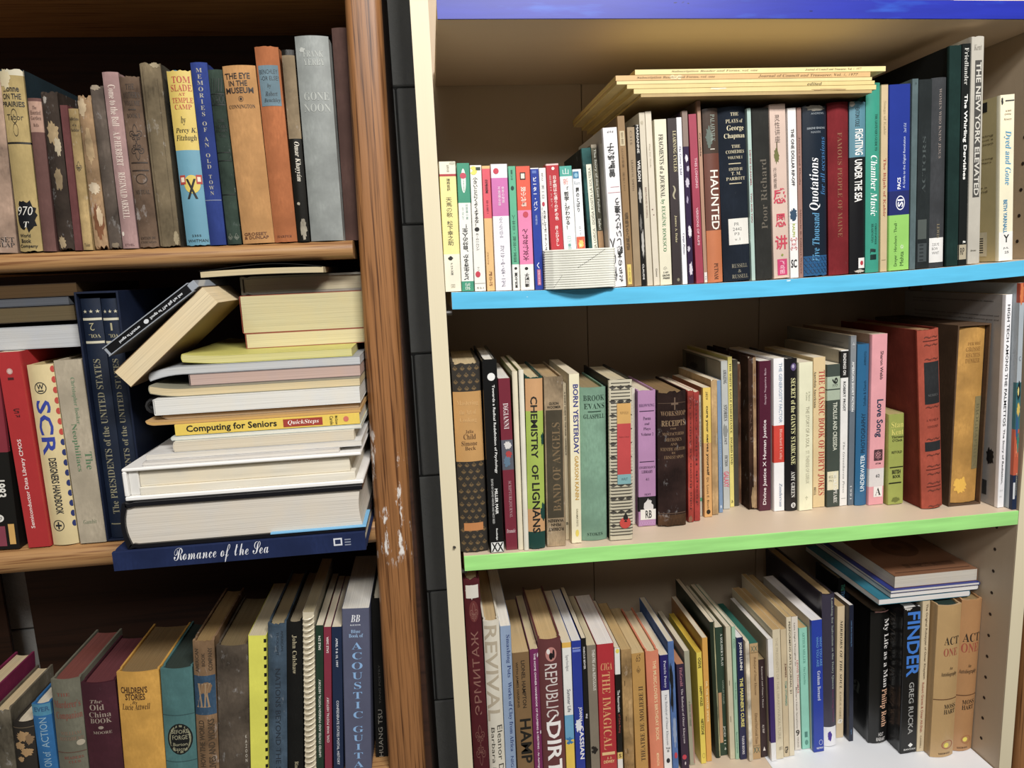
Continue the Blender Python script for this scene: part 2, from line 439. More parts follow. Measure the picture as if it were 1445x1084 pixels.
# ------------------------------------------------------------------ pale maple bookcase (right)
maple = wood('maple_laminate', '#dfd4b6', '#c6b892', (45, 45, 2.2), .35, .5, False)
maple_shaded = wood('maple_laminate_shaded', '#b9a78f', '#a5937b', (45, 45, 2.2), .35, .5, False)  # same maple made darker: shade inside the case put into the colour
maple_sh = wood('maple_laminate_shelf', '#d8c4ac', '#c4ae94', (2.2, 45, 45), .35, .5, False)
WI, DP = .733, .276
quad = lambda a, m, b: (lambda x: a+(b-a)*(x/WI)+(m-(a+b)/2)*4*(x/WI)*(1-x/WI))
ZS = {'B0': quad(.5745, .5730, .5700), 'B1': quad(.2664, .2624, .2730), 'B2': quad(-.0487, -.0540, -.0531), 'B3': quad(-.4371, -.4371, -.4371),
      'A1': lambda x: .3282, 'A2': lambda x: .0030, 'A3': lambda x: -.325}
pc = empty('bookcase', 'pale maple bookcase with blue, turquoise and green painted shelf edges', 'bookcase')
# left side board narrows a little towards the foot
V = [(-.0195, 0, .95), (0, 0, .95), (-.0195, DP+.006, .95), (0, DP+.006, .95), (-.0178, 0, FLOOR), (0, 0, FLOOR), (-.0178, DP+.006, FLOOR), (0, DP+.006, FLOOR)]
F = [(0, 1, 3, 2), (4, 6, 7, 5), (0, 4, 5, 1), (2, 3, 7, 6), (0, 2, 6, 4), (1, 5, 7, 3)]
sp = mesh('side_panel', V, F); fixn(sp); link('side_panel', sp, maple, pc)
# right side with two rows of shelf pin holes as flat dark discs, their inner shade painted
hm = plain('pin_hole_dark', '#2a1c12', .9)
rs = box('side_panel', WI, WI+.0185, 0, DP+.006, FLOOR, .95, maple_shaded, pc)
box('front_edge_strip', WI, WI+.0185, -.0008, .0, FLOOR, .95, maple, rs, b=.0002)
hv, hf = [], []
for yy in (.0335, .235):
    for i in range(34):
        z = -.1205-.032*(i-20)
        if z < -.7: continue
        b0 = len(hv); hv.append((WI-.0003, yy, z))
        for k in range(10):
            a = 2*math.pi*k/10; hv.append((WI-.0003, yy+math.cos(a)*.0024, z+math.sin(a)*.0024))
        hf += [(b0, b0+1+k, b0+1+(k+1) % 10) for k in range(10)]
ph = link('shelf_pin_hole', mesh('shelf_pin_hole', hv, hf), hm, pc); ph['kind'] = 'stuff'
for a, b in ((0, .2235), (.2245, .5045), (.5055, WI)):
    box('back_panel', a, b, DP, DP+.005, FLOOR+.05, .95, maple_shaded, pc, b=.0006)
def sag_shelf(name, zf, th, parent, mat, emat, y1=DP-.002, x0=.0015, x1=WI-.0010):
    n = 28; V = []; xs = np.linspace(x0, x1, n+1)
    for (y, dz) in ((0, 0), (y1, 0), (y1, -th), (0, -th)):
        for x in xs: V.append((x, y, zf(x)+dz))
    F = [(k*(n+1)+i, k*(n+1)+i+1, ((k+1) % 4)*(n+1)+i+1, ((k+1) % 4)*(n+1)+i) for k in range(4) for i in range(n)]
    F += [(0, n+1, 2*(n+1), 3*(n+1)), (n, 2*n+1, 3*n+2, 4*n+3)]
    me = mesh(name, V, F); fixn(me); sh = link(name, me, mat, parent)
    V = []
    for (y, dz) in ((0.0, 0), (-.0012, -.0004), (-.0012, -th+.0004), (0, -th)):
        for x in xs: V.append((x, y, zf(x)+dz))
    F = [(k*(n+1)+i, k*(n+1)+i+1, (k+1)*(n+1)+i+1, (k+1)*(n+1)+i) for k in range(3) for i in range(n)]
    F += [(0, n+1, 2*(n+1), 3*(n+1)), (n, 2*n+1, 3*n+2, 4*n+3)]
    me = mesh('painted_edge', V, F); fixn(me); link('painted_edge', me, emat, sh)
    return sh
sag_shelf('shelf', ZS['B0'], .0205, pc, maple_sh, paint('dark_blue_paint', '#2430a4', chip='#1a1c60', streak='#2c50b8'), x0=.009)
sag_shelf('shelf', ZS['B1'], .0195, pc, maple_sh, paint('turquoise_paint', '#5fbfe8', chip='#e6f2f4'), x0=.007)
sag_shelf('shelf', ZS['B2'], .0190, pc, maple_sh, paint('green_paint', '#a8ea8c', chip='#c8f2b8'), x0=.004)
sag_shelf('shelf', ZS['B3'], .0190, pc, maple_sh, maple)
box('base_panel', 0.001, WI-.001, .02, .038, FLOOR, -.80, maple, pc)
sag_shelf('shelf', quad(-.80, -.80, -.80), .019, pc, maple_sh, maple)
box('top_panel', .0005, WI-.0005, 0, DP, .93, .949, maple, pc)
for z in (.2664-.026, -.0487-.026):
    V, F = tube([(.0005, .012, z+.002), (.007, .012, z+.002)], .0030, 8); link('shelf_pin', mesh('shelf_pin', V, F), plain('pin_metal', '#3a3632', .4), pc, smooth=True)
# small nail in the left board's front edge
V, F = tube([at(640.5, 772, 0)-np.array((0, 0.0, 0)), at(640.5, 772, 0)+np.array((.001, -.0035, .0008))], .0015, 8); link('nail', mesh('nail', V, F), plain('pin_metal', '#3a3632', .4), pc)
sheet = box('paper_sheet', .430, .7315, .002, .268, -.4369, -.4363, plain('white_paper', '#eceef2', .35), b=.0001)
tag(sheet, 'glossy white paper sheet lining the right half of the lowest visible maple shelf', 'paper')
# ------------------------------------------------------------------ oak bookcase (left)
oak_v = wood('oak_post', '#9c6c42', '#4a2a14', (150, 150, 4.0), .9, .38, True, scuff=(-.06, .125, .56))
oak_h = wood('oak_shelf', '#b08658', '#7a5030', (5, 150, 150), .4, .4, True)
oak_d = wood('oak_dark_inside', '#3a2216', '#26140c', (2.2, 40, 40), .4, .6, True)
oc_ = empty('bookcase', 'brown oak bookcase with rounded front edges on the left', 'bookcase')
def post(xt0, xt1, xb0, xb1, zt, zb, dep, r=.009):
    out = []
    def row(x0, x1, z):
        P = [(x0, dep, z), (x0, r, z)]
        for a in (30, 60, 90): P.append((x0+r-r*math.cos(math.radians(a)), r-r*math.sin(math.radians(a)), z))
        for a in (90, 60, 30): P.append((x1-r+r*math.cos(math.radians(a)), r-r*math.sin(math.radians(a)), z))
        return P+[(x1, r, z), (x1, dep, z)]
    n = 8; V = []
    for k in range(n+1):
        f = k/n; V += row(xt0+(xb0-xt0)*f, xt1+(xb1-xt1)*f, zt+(zb-zt)*f)
    m = 10; F = [(k*m+i, k*m+(i+1) % m, (k+1)*m+(i+1) % m, (k+1)*m+i) for k in range(n) for i in range(m)]
    F += [tuple(range(m)), tuple(n*m+i for i in range(m))]
    me = mesh('front_post', V, F); fixn(me); return me
tb, bb = -.0874, -.1053; sl = (bb-tb)/(-.319-.574)
xl = lambda z: tb+(z-.574)*sl
xr = lambda z: -.0494+(z-.574)*((-.0599+.0494)/(-.3247-.5737))
link('front_post', post(xl(.95), xr(.95), xl(FLOOR), xr(FLOOR), .95, FLOOR, .022), oak_v, oc_, smooth=True)
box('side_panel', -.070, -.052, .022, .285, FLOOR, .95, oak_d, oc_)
box('front_post', -1.03, -.99, 0, .022, FLOOR, .95, oak_v, oc_, b=.006)
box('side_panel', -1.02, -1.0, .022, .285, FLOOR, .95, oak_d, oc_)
def oak_shelf(z, th):
    r = th*.42; pr_ = [(.283, z), (r, z)]
    for a in (60, 30, 0, -30, -60): pr_.append((r-r*math.cos(math.radians(a)), z-th/2+(th/2)*math.sin(math.radians(a))))
    pr_ += [(r, z-th), (.283, z-th)]
    m = len(pr_); xs = (-.99, -.0985)
    V = [(x, y, zz) for x in xs for y, zz in pr_]; F = [(i, (i+1) % m, m+(i+1) % m, m+i) for i in range(m)]+[tuple(range(m)), tuple(m+i for i in range(m))]
    me = mesh('shelf', V, F); fixn(me); link('shelf', me, oak_h, oc_, smooth=True)
oak_shelf(.3282, .0195); oak_shelf(.003, .029); oak_shelf(-.325, .028); oak_shelf(.655, .028); oak_shelf(-.70, .028)
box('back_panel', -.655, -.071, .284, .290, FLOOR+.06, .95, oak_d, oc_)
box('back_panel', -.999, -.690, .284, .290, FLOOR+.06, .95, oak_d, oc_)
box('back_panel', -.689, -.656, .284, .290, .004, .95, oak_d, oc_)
# ------------------------------------------------------------------ rows of upright books
ROWS = {}
def row(name, crop, Y, group, ref=None, depth=.66):
    ROWS[name] = dict(crop=crop, Y=Y, group=group, ref=ref, depth=depth, books=[])
    return ROWS[name]
CUR = None
def B(q, kind, color, label, bands=(), tx=(), **o):
    CUR['books'].append(dict(q=q, kind=kind, color=color, label=label, bands=bands, tx=tx, crop=o.pop('crop', CUR['cr']), o=o))
def use(r, crop=None):
    global CUR
    CUR = ROWS[r]; CUR['cr'] = crop or CUR['crop']
row('A1', (0, 0, 2.711), .004, 'old books on the upper oak shelf')
use('A1')
B((-150, -8, 300, -82, 65, 972), 'h', '#a88a74', 'faded pinkish tan book cut by the left picture edge on the upper oak shelf', [], [('b|GROSSET', 910, 930, .1, .95, 'H', '#2c2420'), ('b|& DUNLAP', 932, 950, .1, .95, 'H', '#2c2420')], style='o')
B((-8, 76, 265, 70, 162, 970), 'h', '#b39a5c', 'mustard book with torn dust jacket and black sticker near its foot, upper oak shelf', [(265, 290, '#c9bfa2', 'p'), (541, 549, '#1e1a16', 'p')],
  [('~', 262, 345, -.15, .55, '#cdbd94', 'p'), ('x|...onne', 335, 352, .1, .8, 'H', '#2a241c'), ('x|ON THE', 358, 380, .05, .85, 'H', '#2a241c'), ('x|PRAIRIES', 388, 408, -.02, .95, 'H', '#2a241c'), ('Tabor', 436, 458, .15, .85, 'H', '#2a241c'), ('O', 415, 470, .35, .62, '#4a3d22'), ('O', 470, 520, .38, .60, '#4a3d22'),
   ('~', 752, 895, -.02, 1.0, '#15161a', 'g'), ('i|970', 790, 825, .15, .8, 'H', '#d8d4c8'), ('i|T', 850, 872, .35, .6, 'H', '#d8d4c8'), ('x|World', 898, 912, .1, .6, 'H', '#2a241c'), ('x|Book', 918, 934, .15, .6, 'H', '#2a241c'), ('x|Company', 940, 956, .05, .85, 'H', '#2a241c')], side='#1f3038', style='c', wear=.003)
B((103, 155, 378, 166, 216, 968), 'h', '#6d4a44', 'dull plum cloth book with pinkish paper label at top, right of the mustard jacket', [(390, 506, '#b48d78', 'c')], [('b|The', 408, 420, .35, .65, 'H', '#5a3a2c'), ('b|Haunted', 425, 440, .12, .9, 'H', '#5a3a2c'), ('b|Garden', 446, 460, .12, .9, 'H', '#5a3a2c'), ('b|Rolls', 474, 486, .3, .7, 'H', '#5a3a2c')], style='c')
B((155, 206, 350, 218, 290, 964), 'h', '#3b3028', 'dark brown book with badly torn and chipped tan patches on its spine', [], [('~', 365, 400, .1, .4, '#9c948a', 'o'), ('~', 455, 560, .1, .95, '#a48b62', 'o'), ('~', 630, 735, .25, .8, '#8f7a58', 'o'), ('~', 900, 960, .0, .6, '#a08a66', 'o'), ('~', 520, 600, .5, .95, '#b8a888', 'o')], style='o', wear=.005)
B((228, 262, 405, 291, 317, 962), 'f', '#6a3b3a', 'thin dark maroon book squeezed beside the torn dark brown one', [], [], style='c')
B((256, 300, 418, 317, 355, 958), 'h', '#ab8f58', 'thin ochre book with small black lettering and a flower stamp', [], [('b|Reflections', 450, 462, .05, .95, 'H', '#2a2016'), ('b|of a', 474, 484, .3, .7, 'H', '#2a2016'), ('b|Bachelor', 492, 504, .08, .92, 'H', '#2a2016'), ('⚜', 615, 655, .2, .8, 'H', '#2a2a30'), ('Tales', 932, 944, .2, .8, 'H', '#5a4a30')], style='o')
B((290, 340, 364, 358, 415, 956), 'h', '#9d7c56', 'tattered tan book with peeling spine strips and a crumbling foot', [], [('~', 368, 450, -.1, .7, '#c4ab84', 'o'), ('~', 480, 640, .2, .9, '#b4966a', 'o'), ('~', 690, 745, .0, 1.0, '#c8b494', 'o'), ('~', 760, 930, .1, .95, '#7a4c2c', 'o'), ('~', 780, 870, .4, .9, '#c9b08a', 'o')], style='o', wear=.008)
B((342, 388, 327, 418, 467, 952), 'h', '#5b4f45', 'grey brown book with frayed top just left of the pink one', [], [('~', 322, 350, .0, .9, '#a1917a', 'o'), ('~', 925, 950, .1, .9, '#8b7a62', 'o')], style='o', wear=.004)
B((388, 448, 277, 468, 530, 952), 'h', '#a88480', 'dusty pink book with pale lettering running down its spine', [], [('b|Come to the Ball', 325, 480, .3, .75, 'D', '#ddc9ba'), ('b|A.P.HERBERT', 500, 630, .3, .72, 'D', '#ddc9ba'), ('b|REGINALD ARKELL', 655, 835, .3, .72, 'D', '#ddc9ba'), ('@', 885, 903, .05, .22, '#e0d4c4'), ('ETHEL', 934, 942, .2, .8, 'H', '#6a4444')], style='c')
B((450, 526, 291, 533, 606, 948), 'h', '#6d5643', 'brown cloth book stamped with a dark ornamental medallion', [], [('b|THE', 322, 342, .3, .75, 'H', '#33261c'), ('b|MOTHER’S', 352, 374, .12, .95, 'H', '#33261c'), ('b|VOLUME', 384, 402, .15, .92, 'H', '#33261c'), ('—', 415, 419, .3, .7, 'H', '#33261c'), ('b|BOOK I', 432, 448, .2, .85, 'H', '#33261c'),
   ('⚜', 470, 540, .2, .85, 'H', '#2c2018'), ('⚜', 540, 610, .2, .85, 'X', '#2c2018'), ('#', 615, 620, .1, .95, '#33261c'), ('#', 645, 650, .1, .95, '#33261c'), ('O', 660, 700, .25, .85, '#33261c'), ('b|MUTUAL', 722, 738, .15, .9, 'H', '#33261c'), ('b|EDITION DE', 905, 915, .1, .9, 'H', '#33261c'), ('b|CHICAGO', 922, 930, .1, .9, 'H', '#33261c')], style='o', wear=.003)
B((527, 610, 240, 613, 686, 947), 'h', '#7a6a4e', 'tall olive brown book with its cracked bare spine lining showing', [], [('#', 255, 940, .12, .14, '#5a4c36', 'o'), ('#', 300, 900, .80, .82, '#5f523c', 'o'), ('~', 880, 946, .72, 1.0, '#b8a680', 'o'), ('~', 240, 262, .5, 1.0, '#a29272', 'o')], style='o', wear=.003, side='#4d473a')
B((634, 724, 268, 709, 802, 925), 'h', '#5f9ab0', 'yellow and light blue book with red hand-drawn title and crossed flags', [(268, 562, '#d6b844', 'p')],
  [('b|TOM', 292, 316, .2, .95, 'H', '#b5392a'), ('b|SLADE', 322, 346, .12, .98, 'H', '#b5392a'), ('b|AT', 352, 362, .42, .7, 'H', '#b5392a'), ('b|TEMPLE', 370, 388, .12, .98, 'H', '#b5392a'), ('b|CAMP', 394, 412, .2, .9, 'H', '#b5392a'), ('i|by', 438, 470, .4, .62, 'H', '#1f1c16'), ('i|Percy K.', 480, 502, .12, .98, 'H', '#1f1c16'), ('i|Fitzhugh', 506, 532, .1, .95, 'H', '#1f1c16'),
   ('@', 655, 725, .22, .9, '#d9c03c'), ('#', 655, 690, .05, .3, '#b5392a'), ('#', 663, 681, .1, .25, '#e8dcc0'), ('#', 655, 690, .75, .98, '#b5392a'), ('#', 663, 681, .8, .93, '#e8dcc0'), ('x|X', 670, 745, .3, .75, 'H', '#1c1a18'), ('WHITMAN', 900, 911, .1, .95, 'H', '#1c1a18'), ('2355', 882, 890, .3, .7, 'H', '#1c1a18')], style='p', wear=.002, pages='#d9cfae')
use('A1', (260, 0, 2.711))
B((20, 86, 240, 97, 160, 935), 'h', '#2b3f86', 'narrow royal blue cloth book with pale lettering set letter above letter', [], [('b|MEMORIES', 262, 440, .32, .68, 'V', '#a9a48e'), ('b|OF', 460, 498, .38, .64, 'V', '#a9a48e'), ('b|AN', 518, 556, .38, .64, 'V', '#a9a48e'), ('b|OLD', 580, 638, .38, .64, 'V', '#a9a48e'), ('b|TOWN', 662, 740, .36, .66, 'V', '#a9a48e'), ('#', 758, 761, 0, 1, '#7f8aa8')], style='c')
B((88, 141, 268, 163, 218, 931), 'h', '#34443a', 'dark green book with black lattice stamping between the royal blue and tan orange ones', [], [('/////', 300, 350, .05, .95, 'X', '#161c18'), ('#', 356, 360, 0, 1, '#161c18'), ('XXXX', 362, 394, .0, 1.0, 'H', '#161c18'), ('#', 396, 400, 0, 1, '#161c18'), ('b|THE', 452, 462, .3, .8, 'H', '#161c18'), ('b|SECRET', 474, 485, .1, .95, 'H', '#161c18'), ('b|GARDEN', 490, 500, .1, .95, 'H', '#161c18'), ('b|TAIL', 510, 520, .3, .8, 'H', '#161c18'), ('#', 575, 578, 0, 1, '#161c18'), ('#', 606, 609, 0, 1, '#161c18'), ('#', 735, 739, 0, 1, '#16211c'), ('⚜⚜', 888, 915, .1, .9, 'H', '#8a9080')], style='o')
B((140, 269, 252, 222, 343, 927), 'h', '#c08a4a', 'tan orange cloth book with bold black title, left of the burnt orange one', [], [('x|THE EYE', 280, 302, .05, .82, 'H', '#2e2018'), ('x|IN THE', 308, 328, .15, .72, 'H', '#2e2018'), ('x|MUSEUM', 333, 355, .04, .88, 'H', '#2e2018'), ('O', 366, 386, .40, .56, '#2e2018'), ('@', 371, 381, .44, .52, '#2e2018'), ('b|CONNINGTON', 397, 411, .08, .88, 'H', '#2e2018'), ('x|GROSSET', 884, 896, .08, .8, 'H', '#6a3c1c'), ('x|& DUNLAP', 898, 910, .08, .85, 'H', '#6a3c1c')], style='c')
B((262, 359, 178, 346, 428, 920), 'h', '#b06430', 'tall burnt orange cloth book with a grey blue title panel', [], [('#', 248, 398, .08, .92, '#6d8793', 'c'), ('BENCHLEY', 264, 280, .12, .88, 'H', '#1c2228'), ('-OR ELSE!', 288, 304, .15, .9, 'H', '#1c2228'), ('i|by', 316, 334, .4, .58, 'H', '#1c2228'), ('i|Robert', 345, 362, .28, .8, 'H', '#1c2228'), ('i|Benchley', 370, 388, .2, .9, 'H', '#1c2228'), ('b|HARPER', 892, 901, .15, .8, 'H', '#5c2c14')], style='c', wear=.001)
B((372, 416, 192, 431, 482, 916), 'h', '#17150f', 'narrow black and metallic tan book with white script beside the grey one', [(192, 212, '#1a1712', 'g'), (212, 520, '#8e7a5c', 'o')], [('B|Omar Khayyám', 532, 682, .3, .8, 'D', '#e4dcc8'), ('~', 820, 912, .3, .9, '#b8ae98', 'o'), ('~', 760, 775, .2, .5, '#b8ae98', 'o')], style='g')
B((420, 554, 138, 485, 611, 912), 'h', '#8f9490', 'thick silvery grey crinkled book with faint white title', [], [('b|FRANK', 192, 216, .22, .82, 'H', '#a9ada6'), ('b|YERBY', 224, 246, .22, .85, 'H', '#a9ada6'), ('b|GONE', 345, 375, .15, .9, 'H', '#a9ada6'), ('b|NOON', 388, 418, .12, .92, 'H', '#a9ada6'), ('~', 178, 200, .1, .3, '#b6b9b2', 'p')], style='l', depth=.62)
B((558, 640, 108, 612, 690, 906), 'h', '#5a4039', 'dark mauve brown book at the right end of the upper oak shelf beside the post', [], [], style='c', Y=.024)

row('A2', (0, 380, 2.4636), .006, 'books standing on the middle oak shelf')
use('A2')
B((-120, -14, 310, -40, 80, 990), 'p', '#15130f', 'black manual with crimson upper part and pink square, far left on the middle oak shelf', [(310, 640, '#8c2434', 'p')], [('x|- 1983', 712, 800, .45, .80, 'D', '#e6e2d8'), ('@', 862, 890, .3, .62, '#e6e2d8'), ('i|hp', 866, 886, .36, .56, 'H', '#15130f'), ('#', 905, 978, .05, .62, '#8e3a4c'), ('#', 898, 972, .72, .92, '#d9a648'), ('#', 905, 978, .22, .26, '#15130f')])
B((-16, 60, 290, 90, 181, 975), 'p', '#b81f22', 'bright red manual with white lettering running up its spine', [], [('m|Semiconductor Data Library CMOS', 588, 905, .30, .52, 'U', '#f2dcd4'), ('O', 345, 365, .35, .6, '#d8b4a8'), ('@', 347, 363, .38, .57, '#d8b4a8'), ('5', 482, 498, .35, .62, 'X', '#4a1010'), ('R', 504, 512, .4, .6, 'X', '#4a1010'), ('x|1', 376, 384, .35, .6, 'U', '#4a1010')], style='g', depth=.75)
B((88, 178, 335, 180, 273, 966), 'h', '#dcc68c', 'cream yellow handbook with large blue letters, red and blue scallops along its right edge', [], [('x|SCR', 455, 645, .18, .72, 'D', '#2c3fa0'), ('x|DESIGNERS HANDBOOK', 655, 855, .35, .65, 'D', '#20242c'), ('O', 393, 433, .22, .68, '#20242c'), ('x|W', 400, 418, .32, .58, 'H', '#20242c'), ('#', 421, 425, .34, .56, '#20242c'), ('O', 875, 915, .15, .6, '#20242c'), ('x|+', 882, 908, .25, .5, 'H', '#20242c')]
  + [('@', 340+i*36, 362+i*36, .88, 1.04, '#c23a2a' if i < 7 else '#27346e') for i in range(16)], style='p', depth=.7)
B((184, 282, 318, 276, 371, 940), 'f', '#b8aa90', 'pale greyish cream book with green title running down, left of the navy set', [], [('b|Christopher Booker', 375, 530, .50, .68, 'D', '#6c8a68'), ('b|The', 625, 685, .66, .92, 'D', '#587f58'), ('b|Neophiliacs', 528, 690, .28, .52, 'D', '#587f58'), ('i|Gambit', 858, 872, .25, .75, 'H', '#7a8468')], style='c', depth=.72)

SPI = [('b|The PRESIDENTS of the UNITED STATES', 305, 845, .30, .66, 'U', '#8c8668'), ('★ ★ ★', 140, 152, .1, .95, 'H', '#c8c0a0'), ('#', 168, 176, .02, .98, '#cfc8ac'), ('b|VOL.', 222, 234, .25, .85, 'X', '#a8a078'), ('#', 245, 253, .02, .98, '#cfc8ac'), ('#', 880, 884, .1, .9, '#8c8668')]
B((272, 345, 104, 386, 449, 932), 'h', '#152238', 'navy volume with an upside-down gilt number two, left one of the boxed pair', [], SPI+[('b|2', 185, 210, .35, .6, 'X', '#a8a078')], style='l', case='A2', Y=.009, depth=.66, pad=(.0036, 0))
B((346, 404, 104, 450, 505, 930), 'h', '#152238', 'navy volume with an upside-down gilt number one, right one of the boxed pair', [], SPI+[('b|1', 185, 210, .45, .56, 'X', '#a8a078')], style='l', case='A2', Y=.009, depth=.66)

row('A3', (0, 780, 3.567), .008, 'books standing on the lower oak shelf', ref=1084, depth=.74)
use('A3')
B((-175, -62, 735, -140, -38, 1084), 'h', '#6a675e', 'grey book with magenta cloth cover reaching out of the left picture edge, lower oak shelf', [], [], side='#7c1846', style='c', depth=.66)
B((-45, 46, 800, -12, 75, 1084), 'h', '#6b6250', 'grubby grey olive book with rough top edge, low on the far left', [], [], style='o', wear=.003)
B((62, 160, 862, 76, 188, 1084), 'h', '#2d2823', 'small black book patterned with tan flowers', [], [('~', 900, 960, .1, .9, '#b08a58', 'p'), ('~', 955, 1000, .0, .6, '#b08a58', 'p'), ('~', 985, 1035, .25, .95, '#b08a58', 'p'), ('~', 920, 980, .55, 1.0, '#8a6c48', 'p'), ('#', 885, 889, 0, 1, '#6a5a44'), ('~', 1030, 1060, .1, .5, '#b08a58', 'p')], style='p', pages='#d8cdb8')
B((155, 245, 768, 191, 291, 1084), 'h', '#2470ae', 'narrow bright blue book with pale lettering running upwards', [(768, 825, '#4a93b4', 'c')], [('x|EVER', 782, 804, .15, .95, 'H', '#2a5c86'), ('ACTION', 835, 985, .35, .75, 'U', '#8fb4c8'), ('ON', 1040, 1082, .35, .75, 'U', '#8fb4c8'), ('of', 1005, 1030, .35, .75, 'U', '#8fb4c8')], style='c', pages='#d8d2c2')
B((245, 396, 648, 291, 440, 1084), 'h', '#757361', 'grey green book with faded red title and wine-red page tops', [], [('b|THE', 712, 728, .2, .65, 'H', '#8a4434'), ('b|Murderer’s', 750, 785, .06, .95, 'H', '#8a4434'), ('b|Companion', 805, 850, .1, .98, 'H', '#8a4434'), ('b|WILLIAM', 905, 922, .2, .9, 'H', '#8a6a54'), ('b|ROUGHEAD', 932, 950, .15, .95, 'H', '#8a6a54'), ('#', 1008, 1012, 0, 1, '#6a4a3c'), ('@', 950, 980, .72, .98, '#b8ac94'), ('b|READERS', 1030, 1044, .25, .9, 'H', '#8a4434'), ('b|CLUB', 1052, 1064, .4, .8, 'H', '#8a4434')], style='c', pages='#7c4a44')
B((398, 571, 664, 441, 619, 1084), 'h', '#4c1f2c', 'dark maroon book with silvery old-style title', [], [('i|The', 745, 762, .25, .6, 'H', '#a39282'), ('b|Old', 768, 797, .22, .65, 'H', '#a39282'), ('b|China', 806, 832, .18, .82, 'H', '#a39282'), ('b|BOOK', 838, 862, .2, .82, 'H', '#a39282'), ('@', 876, 892, .42, .58, '#a39282'), ('b|MOORE', 902, 916, .25, .8, 'H', '#a39282')], style='l', pages='#6a3c40')
B((575, 798, 612, 622, 828, 1084), 'h', '#e0a42a', 'golden yellow cloth book with bold brown title', [], [('x|CHILDREN’S', 682, 714, .08, .72, 'H', '#4a2c14'), ('x|STORIES', 716, 748, .18, .66, 'H', '#4a2c14'), ('i|By', 752, 770, .34, .48, 'H', '#4a2c14'), ('i|Lucie Attwell', 766, 796, .08, .76, 'H', '#4a2c14')], style='c', pages='#8a7250')
B((800, 962, 596, 831, 990, 1084), 'h', '#4c7c7c', 'teal cloth book with a black oval title seal', [], [('#', 821, 825, 0, 1, '#35585a'), ('@', 865, 1022, .12, .92, '#181a1a'), ('O', 872, 1015, .17, .87, '#8a8a6c'), ('BEFORE', 896, 916, .25, .8, 'H', '#a9a582'), ('I FORGET', 924, 946, .2, .86, 'H', '#a9a582'), ('Burton', 962, 978, .3, .75, 'H', '#a9a582'), ('Rascoe', 984, 1002, .3, .75, 'H', '#a9a582'), ('#', 1056, 1060, 0, 1, '#35585a')], style='c', pages='#39433f')
use('A3', (280, 780, 3.566))
B((-39, 84, 452, 2, 98, 1084), 'h', '#8a6a48', 'worn tan book with a dark blue ornamental band', [], [('x|AMERICAN', 490, 605, .1, .28, 'U', '#4a3a28'), ('x|BOOK', 510, 575, .42, .58, 'U', '#4a3a28'), ('x|COMPANY', 485, 600, .72, .90, 'U', '#4a3a28'), ('#', 622, 818, 0, 1, '#34506a', 'o'), ('~', 650, 720, .15, .9, '#8a6a48', 'o'), ('i|XK', 660, 780, .1, .8, 'H', '#a18460'), ('x|HOW THE WORLD', 845, 1084, .15, .42, 'U', '#4a3a28'), ('x|LIVES AND WORKS', 840, 1100, .58, .88, 'U', '#4a3a28')], style='o', wear=.002, pages='#9a8058')
B((82, 246, 482, 100, 258, 1084), 'h', '#5c5043', 'broad plain taupe cloth book with tiny white letters near its foot', [], [('KAZOON', 930, 1070, .86, .92, 'V', '#d8d0c0')], style='o', pages='#7c6c50')
B((248, 343, 424, 263, 351, 1084), 'p', '#e8e62a', 'bright yellow book with black comb binding slots along its right edge', [], [('#', 440+i*42, 458+i*42, .86, 1.02, '#151512') for i in range(16)], pages='#d8ccae', style='p')
B((346, 442, 365, 356, 445, 1084), 'h', '#44586a', 'scuffed slate blue book with dark lettering running down', [], [('AMERICAN', 400, 500, .72, .84, 'D', '#222c38'), ('THOUGHT', 405, 520, .48, .6, 'D', '#222c38'), ('NATIONS BEYOND THE S', 585, 1100, .40, .68, 'D', '#222c38')], style='o', wear=.002, pages='#a89878')
B((444, 520, 358, 447, 530, 1084), 'h', '#191917', 'black cloth book with small gilt name running upwards', [], [('b|John Culshaw', 418, 610, .35, .65, 'D', '#b8ac88'), ('b|Ring', 1055, 1100, .4, .7, 'D', '#b8ac88')], style='c', pages='#9c9078')
B((522, 585, 305, 538, 592, 1084), 'p', '#d8ccae', 'cream comb-bound booklet with a white wire spiral', [], [], spiral=('#e6dcc4',), style='p', pages='#c8bc9c')
B((590, 630, 370, 594, 633, 1084), 'p', '#1f3a2a', 'thin dark green catalogue with white lettering, first of three', [], [('x|SALE 274', 420, 490, .35, .65, 'U', '#e4e4d8'), ('m|UNITED STATES AND FOREIGN POSTAL HISTORY', 635, 1030, .35, .65, 'U', '#e4e4d8')], style='g')
B((630, 668, 378, 634, 675, 1084), 'p', '#8e2740', 'thin crimson catalogue with white lettering, middle of three', [], [('x|SALE 268A', 425, 505, .35, .65, 'U', '#e8dcd8'), ('m|CIVIL WAR POSTAL HISTORY', 725, 955, .35, .65, 'U', '#e8dcd8')], style='g')
B((670, 721, 378, 678, 733, 1084), 'p', '#1b2c4c', 'thin navy catalogue with white lettering, last of three', [], [('x|APRIL 9 & 10, 1997', 432, 575, .35, .6, 'D', '#d8dce4'), ('m|CONFEDERATE STATES POSTAL HISTORY', 742, 1070, .38, .62, 'D', '#d8dce4')], style='g')
B((722, 865, 287, 736, 880, 1084), 'p', '#585c76', 'thick slate violet book with large light blue capitals stacked down its spine', [], [('B|BB', 318, 352, .32, .66, 'H', '#eef0f4'), ('x|BLUE BOOK', 364, 370, .3, .68, 'H', '#dfe4ee'), ('b|Blue', 390, 406, .32, .66, 'H', '#9cc4ee'), ('b|Book of', 410, 428, .24, .76, 'H', '#9cc4ee'), ('b|ACOUSTIC', 452, 832, .33, .72, 'V', '#86b6e8'), ('b|GUITAR', 872, 1130, .33, .72, 'V', '#86b6e8')], style='p', pages='#e4e2dc')
